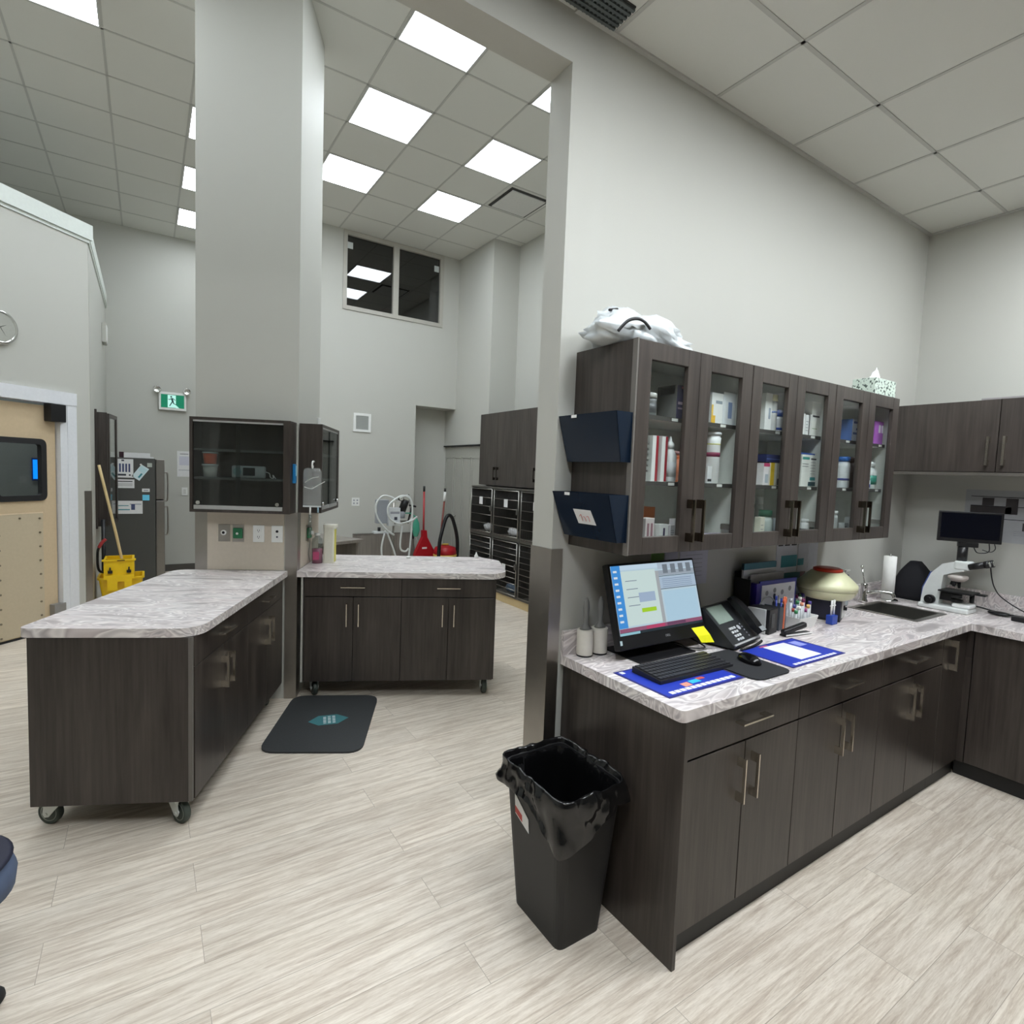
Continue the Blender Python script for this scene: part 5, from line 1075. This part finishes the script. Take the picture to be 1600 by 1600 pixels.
def lines(n, z0_=.2, z1_=.8, a=.15, b=.85, c=(120, 122, 128)): return [(a, b - .1 * (k % 3), z0_ + (z1_ - z0_) * k / n, z0_ + (z1_ - z0_) * k / n + .025, c) for k in range(n)]
def bottle(label, x, y, z, r, h, c, cap, neck=.6, lab=None, caph=.02, name='bottle', tall=None):
    x, y = front_of_shelf(x, y, r, r)
    t = thing(name, label, 'bottle', (x, y, z))
    hb = h - caph; m = MB()
    m.lathe([(r * .9, 0), (r, .004), (r, hb * .80), (r * neck * 1.1, hb * .95), (r * neck, hb * .955), (r * neck, hb)], col(c), n=24); m.build('body', t)
    m = MB(); m.lathe([(r * neck * 1.12, hb + .0004), (r * neck * 1.12, h - .002), (r * neck, h), (.001, h)] if not tall else [(r * neck * 1.1, hb + .0004), (r * neck * 1.1, hb + .02), (r * .25, hb + .03), (r * .12, h), (.001, h)], col(cap), n=20); m.build('cap', t)
    for e, f, lc in (lab or ()):
        m = MB(); m.lathe([(r + .0006, hb * e), (r + .0006, hb * f)], col(lc), n=24); m.v = m.v; 
        m.build('label', t)
    return t
WH = (226, 227, 226)
# door 1
bottle('small grey jar with white cap, top shelf behind the first glass door', .300, -.20, S2, .028, .085, (120, 122, 124), (205, 205, 202), .95, [(.15, .7, (90, 92, 96))])
box('dark grey box behind the small jar, top shelf of the first door', .335, -.14, S2, .06, .05, .095, (74, 74, 78), name='medicine_box')
box('purple and grey box, top shelf behind the first glass door', .430, -.215, S2, .085, .10, .13, (62, 58, 92), [(.1, .9, .42, .5, (190, 170, 190)), (.1, .9, .28, .33, (170, 150, 175)), (.3, .95, .9, .97, (190, 130, 140))], [(0, 1, 0, 1, (100, 100, 98)), (.1, .9, .74, .95, (170, 170, 160))])
for k, x in enumerate((.292, .345)): box('tall white and red box, middle shelf behind the first door, %s' % ('left one' if k == 0 else 'right one'), x, -.21, S1, .034, .09, .175, (150, 30, 44), [(0, .55, 0, 1, WH)], [(0, 1, 0, 1, WH)] + [(.2, .8, .2 + .12 * q, .24 + .12 * q, (150, 140, 150)) for q in range(6)])
bottle('white nozzle-tip bottle on the middle shelf behind the first door', .388, -.245, S1, .027, .18, (218, 220, 222), (226, 228, 228), .55, [(.15, .6, (196, 198, 202))], .05, tall=True)
bottle('orange and pink labelled tub, middle shelf behind the first door', .462, -.21, S1, .040, .125, (224, 112, 50), (216, 160, 160), 1.0, [(.05, .85, (218, 130, 90))], .012, 'tub')
box('orange box at the back of the bottom shelf behind the first door', .375, -.12, S0, .10, .06, .135, (206, 110, 50), [(.1, .9, .4, .6, (180, 70, 40))])
box('white strip box with dark arrow, front of the bottom shelf behind the first door', .345, -.26, S0, .05, .03, .075, WH, [(.4, .6, .2, .8, (70, 60, 90))])
box('small clear and pink box, far left on the bottom shelf behind the first door', .285, -.235, S0, .05, .04, .10, (206, 196, 196), [(.2, .4, .2, .8, (150, 110, 120)), (.6, .8, .2, .8, (150, 110, 120))])
box('slim white box with small print between arrow box and eye box', .392, -.262, S0, .026, .03, .07, (222, 220, 224), lines(5))
box('white box with two pink eye circles, bottom shelf behind the first door', .44, -.255, S0, .055, .03, .095, (224, 220, 226), [(.08, .42, .55, .8, (170, 110, 140)), (.55, .9, .55, .8, (170, 110, 140)), (.2, .3, .1, .3, (120, 120, 130))])
box('small white box right of the pink eye box, bottom shelf', .497, -.25, S0, .035, .03, .06, (214, 216, 220), lines(3))
# door 2
box('white box with yellow swoosh, top shelf behind the second glass door', .675, -.235, S2, .075, .05, .125, WH, [(0, .35, 0, .25, (226, 180, 60)), (0, .15, .25, .6, (226, 190, 90)), (.35, .9, .65, .75, (140, 150, 160))])
box('pale blue and white box, top shelf behind the second glass door', .765, -.21, S2, .085, .07, .135, (224, 228, 232), [(.4, .7, .2, .7, (120, 140, 180))], [(0, 1, 0, 1, (196, 204, 210))])
bottle('tall white canister with blue ring, middle shelf behind the second door', .692, -.225, S1, .034, .215, (226, 227, 228), (224, 226, 230), .95, [(.88, .93, (70, 90, 170)), (.80, .82, (206, 206, 110)), (.55, .64, (130, 50, 80))], .012, 'canister')
bottle('wide white tub with clear lid, middle shelf behind the second door', .79, -.205, S1, .046, .125, (214, 218, 216), (224, 226, 226), 1.0, [(.2, .75, (196, 200, 200))], .014, 'tub')
box('small black and white box beside the tall canister', .645, -.25, S1, .03, .03, .07, (210, 212, 214), [(.1, .9, .1, .25, (40, 40, 44))])
for k in range(4): box('small lilac ampoule box on the bottom shelf behind the second door', .60 + .043 * k, -.25, S0, .038, .03, .028, (186, 176, 206), lines(2), name='ampoule_box')['group'] = 'lilac ampoule boxes on the bottom shelf'
# door 3
box('tall white carton at the left of the top shelf behind the third door', 1.035, -.225, S2, .05, .06, .165, WH, [(.5, .8, .3, .6, (150, 160, 175))])
bottle('white bottle with yellow ring, top shelf behind the third door', 1.088, -.20, S2, .026, .165, (222, 224, 226), (206, 200, 150), .9, [(.6, .66, (90, 120, 180))], .03)
bottle('white bottle with blue cap, top shelf behind the third door', 1.140, -.235, S2, .030, .10, (224, 226, 230), (50, 90, 180), .85, [(.1, .25, (40, 70, 150))], .03)
box('large white carton with green corner, top shelf behind the third door', 1.215, -.20, S2, .08, .09, .17, (214, 218, 212), [(.2, 1, .25, .7, (150, 180, 110))])
box('pink and white carton at the left of the middle shelf, third door', 1.035, -.22, S1, .045, .08, .10, (228, 224, 226), [(0, 1, .85, 1, (190, 70, 110)), (.3, .8, .1, .5, (170, 180, 190))])
box('yellow striped carton on the middle shelf behind the third door', 1.095, -.225, S1, .065, .07, .105, (226, 224, 210), [(.2, .65, 0, 1, (232, 196, 50))])
box('cream and dark printed carton on the middle shelf behind the third door', 1.180, -.215, S1, .09, .07, .105, (200, 196, 180), [(0, 1, .02, .3, (50, 50, 54)), (.15, .85, .45, .85, (160, 160, 150))])
box('flat navy blue case lying on the cartons behind the third door', 1.085, -.235, S1 + .106, .19, .10, .035, (34, 44, 92), [(0, 1, .35, .45, (90, 110, 170))], name='case')
box('clear plastic box standing at the back of the bottom shelf, third door', 1.068, -.13, S0, .06, .05, .165, (150, 158, 156), [(.1, .9, .5, .95, (170, 178, 176))])
bottle('white bottle with green cap, bottom shelf behind the third door', 1.090, -.235, S0, .036, .125, (206, 218, 214), (46, 110, 84), .75, [(.1, .2, (120, 170, 150))], .03)
for k, x in enumerate((1.135, 1.205)): bottle('white spray bottle at the back of the bottom shelf, third door, %s' % ('left one' if k == 0 else 'right one'), x, -.12, S0, .026, .185, (196, 198, 196), (206, 206, 204), .8, None, .04)
box('white and blue box on the bottom shelf behind the third door', 1.19, -.245, S0, .085, .045, .085, (222, 226, 232), [(0, 1, .72, 1, (50, 100, 150)), (.15, .35, .2, .4, (50, 50, 90)), (.6, .9, .15, .35, (60, 60, 120))])
box('small cream carton at the left end of the bottom shelf, third door', 1.025, -.25, S0, .035, .03, .095, (224, 222, 206), lines(3))
# door 4
for k, x in enumerate((1.385, 1.420, 1.452)): box('slim white carton on the top shelf behind the fourth door, %s of three' % ('leftmost', 'middle', 'rightmost')[k], x, -.235, S2, .030, .05, .105 - .004 * k, (222, 222, 222), lines(4) if k != 1 else [(0, .2, 0, 1, (60, 60, 64))])
box('slim black edged carton beside the tall carton, fourth door top shelf', 1.483, -.235, S2, .022, .05, .10, (44, 44, 46), [(.4, 1, 0, 1, (214, 214, 214))])
box('tall white carton on the top shelf behind the fourth door', 1.545, -.215, S2, .075, .07, .165, (226, 226, 222), [(.1, .9, .55, .6, (60, 60, 64)), (.1, .7, .2, .22, (150, 170, 140))])
box('large white carton with teal print, middle shelf behind the fourth door', 1.502, -.20, S1, .135, .10, .155, (222, 224, 220), [(.05, .5, .85, .93, (70, 150, 140)), (.05, .45, .70, .72, (120, 124, 126)), (.05, .45, .62, .64, (120, 124, 126)), (.6, .95, .85, .9, (50, 50, 60)), (.6, .95, .2, .3, (50, 140, 140)), (.5, .98, .02, .15, (30, 70, 80))] + [(.6, .9, .4 + .09 * q, .415 + .09 * q, (140, 142, 146)) for q in range(5)])
box('flat blue folder lying on the large teal-print carton', 1.345, -.225, S1 + .156, .14, .10, .008, (50, 80, 150), name='folder')
bottle('small clear vial bottle on the bottom shelf behind the fourth door', 1.430, -.24, S0, .02, .08, (214, 216, 216), (226, 228, 228), .8, [(.3, .5, (60, 64, 70))], .015)
# door 5
box('blue and white carton on the top shelf behind the fifth door', 1.835, -.235, S2, .105, .06, .115, (206, 212, 226), [(.1, .9, .8, .9, (60, 80, 140)), (.1, .9, .3, .4, (90, 110, 160)), (.4, .6, .5, .6, (60, 80, 140))], [(0, 1, 0, 1, (90, 120, 180))])
bottle('white bottle with blue cap on the middle shelf behind the fifth door', 1.800, -.235, S1, .034, .165, (222, 226, 230), (50, 110, 190), .85, [(.28, .36, (50, 60, 130))], .025)
bottle('dark brown bottle on the middle shelf behind the fifth door', 1.900, -.20, S1, .046, .17, (46, 26, 24), (50, 30, 28), .6, None, .03)
bottle('clear jar with white cap at the left of the bottom shelf, fifth door', 1.785, -.20, S0, .022, .12, (160, 164, 164), (200, 202, 202), .9, None, .02)
for k, x in enumerate((1.79, 1.85, 1.905)): box('small clear tray box on the bottom shelf behind the fifth door, %s of three' % ('leftmost', 'middle', 'rightmost')[k], x, -.255, S0, .04, .03, .085 - .03 * (k == 0), (186, 190, 192), [(.2, .5, .2, .7, (110, 104, 110))])
# door 6
box('purple carton with white ovals on the top shelf behind the last door', 2.065, -.21, S2, .10, .07, .125, (168, 96, 186), [(.45, .68, .5, .85, (226, 220, 230)), (.8, .99, .5, .85, (226, 220, 230))]).location.x = 2.045
bottle('white bottle with teal label on the middle shelf behind the last door', 2.068, -.19, S1, .040, .15, (220, 224, 224), (216, 220, 220), .65, [(.2, .62, (40, 140, 124))], .03).location.x = 2.056
bottle('small white bottle with blue label beside the teal-label bottle', 2.02, -.27, S1, .018, .065, (222, 224, 228), (226, 228, 230), .8, [(.1, .5, (60, 70, 150))], .015)
box('small grey carton on the bottom shelf behind the last door', 2.06, -.22, S0, .06, .04, .05, (176, 178, 178), [(.3, .7, .3, .7, (90, 90, 94))])

for pre, x, y in (('orange and pink labelled', .437, -.20), ('white box with yellow swoosh', .620, None), ('tall white canister', .645, None), ('wide white tub', .703, -.165), ('small black and white box', .596, None),
                  ('tall white carton at the left', .985, None), ('white bottle with yellow ring', 1.045, None), ('white bottle with blue cap, top', 1.095, None), ('large white carton with green', 1.172, None),
                  ('yellow striped', 1.052, None), ('cream and dark', 1.133, None), ('slim white carton on the top shelf behind the fourth door, leftmost', 1.245, None), ('slim white carton on the top shelf behind the fourth door, middle', 1.278, None),
                  ('slim white carton on the top shelf behind the fourth door, rightmost', 1.311, None), ('slim black edged', 1.3345, None), ('white bottle with blue cap on the middle', 1.752, None), ('dark brown bottle', 1.846, None), ('small white bottle with blue label', 1.990, None)):
    for o in [q for q in COL.objects if q.parent is None and str(q.get('label', '')).startswith(pre)]:
        o.location.x = x
        if y is not None: o.location.y = y

# cabinet top: silver bag and tissue box
def lump(name, label, cat, loc, sx, sy, sz, mat, rough, seed, extra=()):
    m = MB(); n_, h_ = 44, 26; vs = []; fs = []
    for j in range(h_ + 1):
        a = PI * j / h_
        for k in range(n_):
            b = 2 * PI * k / n_; v = Vector((math.sin(a) * math.cos(b), math.sin(a) * math.sin(b), math.cos(a)))
            q = 1 + rough * (noise.noise(v * 1.6 + Vector((seed, 0, 0))) + .5 * abs(noise.noise(v * 4.5 + Vector((0, seed, 0)))) + .5 * abs(noise.noise(v * 9 + Vector((0, 0, seed)))) - .2)
            p = Vector((v.x * sx * q, v.y * sy * q, v.z * sz * q)); p.z = max(p.z, -sz * .55) + sz * .55
            tx = (p.x + sx) / (2 * sx); p.z *= 1.0 - .72 * max(0, tx - .35) ** 1.0
            vs.append(p)
    for j in range(h_): fs += [(j * n_ + k, (j + 1) * n_ + k, (j + 1) * n_ + (k + 1) % n_, j * n_ + (k + 1) % n_) for k in range(n_)]
    m.add(vs, fs, mat, True)
    return m
SB = P('silver_plastic', (212, 218, 220), .3, metal=.15, bump=.3, sc=30)
t = thing('plastic_bag', 'crumpled silvery plastic bag lying on the left end of the glass cabinets', 'bag', (.255, -.17, ZT + .001))
lump('', '', '', None, .24, .135, .095, SB, .38, 4.2).build('bag', t)
m = MB(); SD = P('strap_dark', (50, 50, 52), .4); m.tube([(-.215, -.11, .025), (-.19, -.128, .06), (-.15, -.135, .075), (-.11, -.135, .07), (-.08, -.135, .05)], .006, SD, n=6); m.build('strap', t)
m = MB(); m.tube([(-.18, -.02, .125), (-.13, -.01, .14)], .005, SD, n=6); m.build('strap', t)
t = thing('tissue_box', 'patterned tissue box with a white tissue on the right end of the glass cabinets', 'tissue box', (1.985, -.265, ZT + .001))
m = MB(); m.bx(-.12, .12, -.058, .058, 0, .088, dots_mat('tissue_pattern', (206, 220, 208), (70, 86, 78)), .003); m.build('box', t)
m = MB(); vs = []; fs = []
for j in range(9):
    for k in range(16):
        a = 2 * PI * k / 16; s_ = j / 8; r = .045 * (1 - s_) ** .8 + .008 + .012 * math.sin(3 * a + j) * s_; vs.append((r * math.cos(a) * 1.1 - .01 + .02 * s_, r * .45 * math.sin(a), .089 + .06 * s_ + .012 * math.sin(2 * a) * s_))
for j in range(8): fs += [(j * 16 + k, j * 16 + (k + 1) % 16, (j + 1) * 16 + (k + 1) % 16, (j + 1) * 16 + k) for k in range(16)]
m.add(vs, fs, P('tissue', (240, 241, 240), .9), True); m.build('tissue', t)
# file pockets on cabinet side
for k, (z1_, z0_) in enumerate(((1.878, 1.700), (1.582, 1.408))):
    t = thing('file_pocket', 'dark blue plastic file pocket on the cabinet side, %s' % ('upper one' if k == 0 else 'lower one with a white card'), 'file pocket', (.0825, -.335, z0_), 0, 'file pockets on the cabinet side')
    PK = P('pocket_blue', (24, 36, 52), .22); h = z1_ - z0_; m = MB(); tp = .083 if k == 0 else .100; bt = .040
    m.bx(-.004, 0, 0, .325, 0, h, PK)
    def q4(a, b, c, d, th=(.003, 0, 0)):
        v = [Vector(p) for p in (a, b, c, d)]; e = Vector(th); m.add(v + [p + e for p in v], [(0, 1, 2, 3), (7, 6, 5, 4), (0, 4, 5, 1), (1, 5, 6, 2), (2, 6, 7, 3), (3, 7, 4, 0)], PK)
    q4((-bt, .012, 0), (-bt, .313, 0), (-tp, .325, h), (-tp, 0, h))
    q4((-bt, .012, 0), (-.004, .012, 0), (-.004, 0, h), (-tp, 0, h), (0, .003, 0)); q4((-bt, .310, 0), (-.004, .310, 0), (-.004, .322, h), (-tp, .322, h), (0, .003, 0))
    m.bx(-bt, -.004, .012, .313, 0, .003, PK); m.build('pocket', t)
    m = MB(); m.bx(-tp - .0015, -tp, .215, .245, h - .012, h - .001, WPLAS); m.build('label', t)
    if k == 1:
        d = Vector((-(tp - bt) / h, 0, 1)).normalized(); m = MB(); c0 = Vector((-bt - (tp - bt) * .32 - .0012, .10, .32 * h)); yv = Vector((0, 1, 0))
        P4 = [c0, c0 + yv * .10, c0 + yv * .115 + d * .058, c0 + yv * .015 + d * .058]; nrm = Vector((-.001, 0, 0)); m.add(P4 + [p + nrm for p in P4], [(0, 1, 2, 3), (7, 6, 5, 4), (0, 4, 5, 1), (1, 5, 6, 2), (2, 6, 7, 3), (3, 7, 4, 0)], PAPER)
        for a, b in ((.03, .02), (.05, .015), (.07, .025)): m.tube([c0 + yv * a + d * .012 + nrm * 2, c0 + yv * (a + .004) + d * (.012 + b) + nrm * 2, c0 + yv * (a + .014) + d * .03 + nrm * 2], .0012, P('pen_red', (200, 110, 110), .5), n=5)
        m.build('card', t)

# right wall uppers
for k in range(2):
    t = thing('wall_cabinet', 'dark two-door wall cabinet on the right wall, %s' % ('next to the glass cabinets' if k == 0 else 'farther from the corner'), 'cabinet', (2.79, -.002 - 1.19 * k, 1.757))
    h = .43; m = MB(); m.bx(.02, .396, -1.188, 0, 0, h, WOOD2); m.bx(-.01, .03, -1.188, 0, -.02, -.001, P('light_rail', (92, 88, 82), .5)); m.build('body', t)
    for s in (0, 1):
        m = MB(); m.bx(0, .0195, -.592 - .594 * s, -.002 - .594 * s, .002, h - .002, WOOD2, .001, 1); d = m.build('door', t)
        hd = MB(); pull(hd, (0, -.555 - .075 * s, .125), .17, 'z', (-1, 0, 0), w=.012); hd.build('handle', d)
m = MB(); m.bx(0, .25, -.6, 0, 0, .012, P('paper_stack', (150, 146, 146), .6), .003); tag(m.build('folder', loc=(2.82, -.49, 2.188)), 'flat grey folder lying on top of the right wall cabinet', 'folder')

# ------------------------------------------------------------------ trash can and liner
t = thing('trash_can', 'black plastic trash can with label standing beside the counter end panel', 'trash can', (-.095, -.245, 0))
TB = P('bin_black', (30, 30, 31), .5); b0 = rounded([(-.098, -.138), (.098, -.138), (.098, .138), (-.098, .138)], [.03] * 4); b1 = rounded([(-.140, -.178), (.140, -.178), (.140, .178), (-.140, .178)], [.04] * 4)
n_ = len(b0); inn = lambda p, q: [(x * q, y * q) for x, y in p]
rings = [(b0, 0), (b1, .53), (inn(b1, 1.05), .535), (inn(b1, 1.05), .56), (inn(b1, .98), .56), (inn(b0, .96), .008)]
m = MB(); vs = [(x, y, z) for bb, z in rings for x, y in bb]; fs = [list(range(n_))[::-1], list(range(5 * n_, 6 * n_))]
for j in range(5): fs += [(j * n_ + k, j * n_ + (k + 1) % n_, (j + 1) * n_ + (k + 1) % n_, (j + 1) * n_ + k) for k in range(n_)]
m.add(vs, fs, TB); m.build('bin', t)
m = MB(); xl = -.1375; LB = lambda z: -.098 - .042 * z / .53 - .002
vs = [(LB(.38), .105, .38), (LB(.34), .02, .345), (LB(.44), .02, .40), (LB(.45), .105, .46)]; vs = [(LB(z), y, z) for _, y, z in vs]
m.add(vs + [(x + .001, y, z) for x, y, z in vs], [(0, 1, 2, 3), (7, 6, 5, 4)], PAPER)
vs = [(LB(z) - .0006, y, z) for y, z in ((.105, .385), (.06, .367), (.06, .395), (.105, .413))]; m.add(vs, [(0, 1, 2, 3)], P('label_red', (176, 60, 54), .5)); m.build('label', t)
# liner
BAGM = P('liner_black', (14, 14, 15), .16, spec=.7, bump=.35, sc=30)
m = MB(); NA = 128; prof = [(-1, .20), (-1, .30), (-1, .42), (-.98, .50), (-.99, .545), (-.6, .572), (0, .58), (.6, .575), (1, .56), (1.1, .54), (1.15, .51), (1.2, .48), (1.25, .45), (1.3, .42), (1.3, .39)]
base = rounded([(-.148, -.188), (.148, -.188), (.148, .188), (-.148, .188)], [.05] * 4, 8)
def ring_pt(th):
    d = Vector((math.cos(th), math.sin(th))); best = 0; N = len(base)
    for i in range(N):
        a = Vector(base[i]); b = Vector(base[(i + 1) % N]); e = b - a; den = d.x * e.y - d.y * e.x
        if abs(den) < 1e-9: continue
        tt = (a.x * e.y - a.y * e.x) / den; uu = (a.x * d.y - a.y * d.x) / den
        if tt > 0 and -1e-6 <= uu <= 1.000001: best = max(best, tt)
    return d * best, d
vs = []
for j, (o, z) in enumerate(prof):
    for k in range(NA):
        th = 2 * PI * k / NA; p, d = ring_pt(th)
        near = max(0, math.cos(th - math.radians(232))) ** 6
        side = max(0, math.cos(th - math.radians(140))) ** 2
        out = {True: 0}.get(False, 0)
        off = (-.014 if o <= -.9 else (.006 * o + (.004 if o < .9 else .012)))
        zz = z
        if j >= 8:
            f = (j - 8) / (len(prof) - 9); L = .065 + .016 * math.sin(3 * th + 1) + .020 * noise.noise(Vector((math.cos(th) * 3, math.sin(th) * 3, 0))) + .085 * near; zz = .56 - f * L; off = .012 + f * (.016 + .016 * noise.noise(Vector((math.cos(th) * 5, math.sin(th) * 5, f * 2)))) 
        wr = noise.noise(Vector((math.cos(th) * 4, math.sin(th) * 4, zz * 26))) * .013 + noise.noise(Vector((math.cos(th) * 9, math.sin(th) * 9, zz * 45))) * .006
        if j < 5: wr = wr - .006; zz += 0
        off += wr if j >= 5 else min(wr, 0.0) * .8
        if j >= 8: off = max(off, .006)
        zz += .008 * noise.noise(Vector((math.cos(th) * 4, math.sin(th) * 4, 3))) if 4 < j < 9 else 0
        sc_ = min(1, (.098 + .042 * zz / .53) / .140) if j < 4 else 1
        vs.append((min(.160, p.x * sc_ + d.x * off), p.y * sc_ + d.y * off, zz))
fs = []
for j in range(len(prof) - 1): fs += [(j * NA + k, j * NA + (k + 1) % NA, (j + 1) * NA + (k + 1) % NA, (j + 1) * NA + k) for k in range(NA)]
fs += [list(range(NA))[::-1]]
m.add(vs, fs, BAGM, True); tag(m.build('bin_liner', loc=(-.095, -.245, 0)), 'shiny black bin liner folded over the rim of the trash can', 'trash bag')

# stand-in stool for an unidentified blue shape at left edge
t = thing('stool', 'mottled slate blue stand-in stool for an unidentified shape at the left edge of the picture', 'stool', (-1.885, .30, 0))
BL = P('slate_blue', (76, 88, 112), .8, var=.4, sc=9, bump=.3)
m = MB(); m.lathe([(.001, .36), (.15, .36), (.185, .39), (.19, .43), (.175, .475), (.12, .50), (.001, .505)], BL, n=36); m.lathe([(.178, .476), (.182, .482), (.172, .49)], P('navy_piping', (30, 32, 50), .6), n=36); m.build('seat', t)
m = MB(); m.cyl((0, 0, .06), (0, 0, .36), .025, CHROME); m.build('column', t)
for k in range(5):
    a = 2 * PI * k / 5 + .3; m = MB(); m.cyl((0, 0, .08), (.13 * math.cos(a), .13 * math.sin(a), .06), .014, BLACK); m.ball((.13 * math.cos(a), .13 * math.sin(a), .028), .028, BLACK2, n=12, h=8); m.build('leg', t)

# ------------------------------------------------------------------ camera, world, colour
cam = bpy.data.cameras.new('Camera'); co = bpy.data.objects.new('Camera', cam); COL.objects.link(co)
yaw, pitch, roll = math.radians(-33.4246), math.radians(-3.9641), math.radians(-2.1764)
Rz = Matrix.Rotation(yaw, 3, 'Z'); Rx = Matrix.Rotation(pitch, 3, 'X')
Ry = Matrix(((math.cos(roll), 0, math.sin(roll)), (0, 1, 0), (-math.sin(roll), 0, math.cos(roll))))
R = Rz @ Rx @ Ry
cx, cy, cz = R.col[0], R.col[1], R.col[2]
M = Matrix(((cx.x, cz.x, -cy.x, -1.3699), (cx.y, cz.y, -cy.y, -1.7735), (cx.z, cz.z, -cy.z, 1.6444), (0, 0, 0, 1)))
co.matrix_world = M; cam.sensor_width = 36; cam.lens = 36 * 867.4695 / 1600; cam.clip_start = .02; cam.clip_end = 60
scene.camera = co
w = bpy.data.worlds.new('World'); scene.world = w; w.use_nodes = True
w.node_tree.nodes['Background'].inputs[0].default_value = (.5, .5, .5, 1); w.node_tree.nodes['Background'].inputs[1].default_value = .05
vs_ = scene.view_settings; vs_.view_transform = 'Standard'; vs_.look = 'None'; vs_.gamma = 1; vs_.exposure = 0.75; vs_.use_curve_mapping = False
scene.cycles.use_denoising = True
scene.cycles.max_bounces = 10; scene.cycles.diffuse_bounces = 6; scene.cycles.transparent_max_bounces = 16
scene.cycles.sample_clamp_indirect = 6
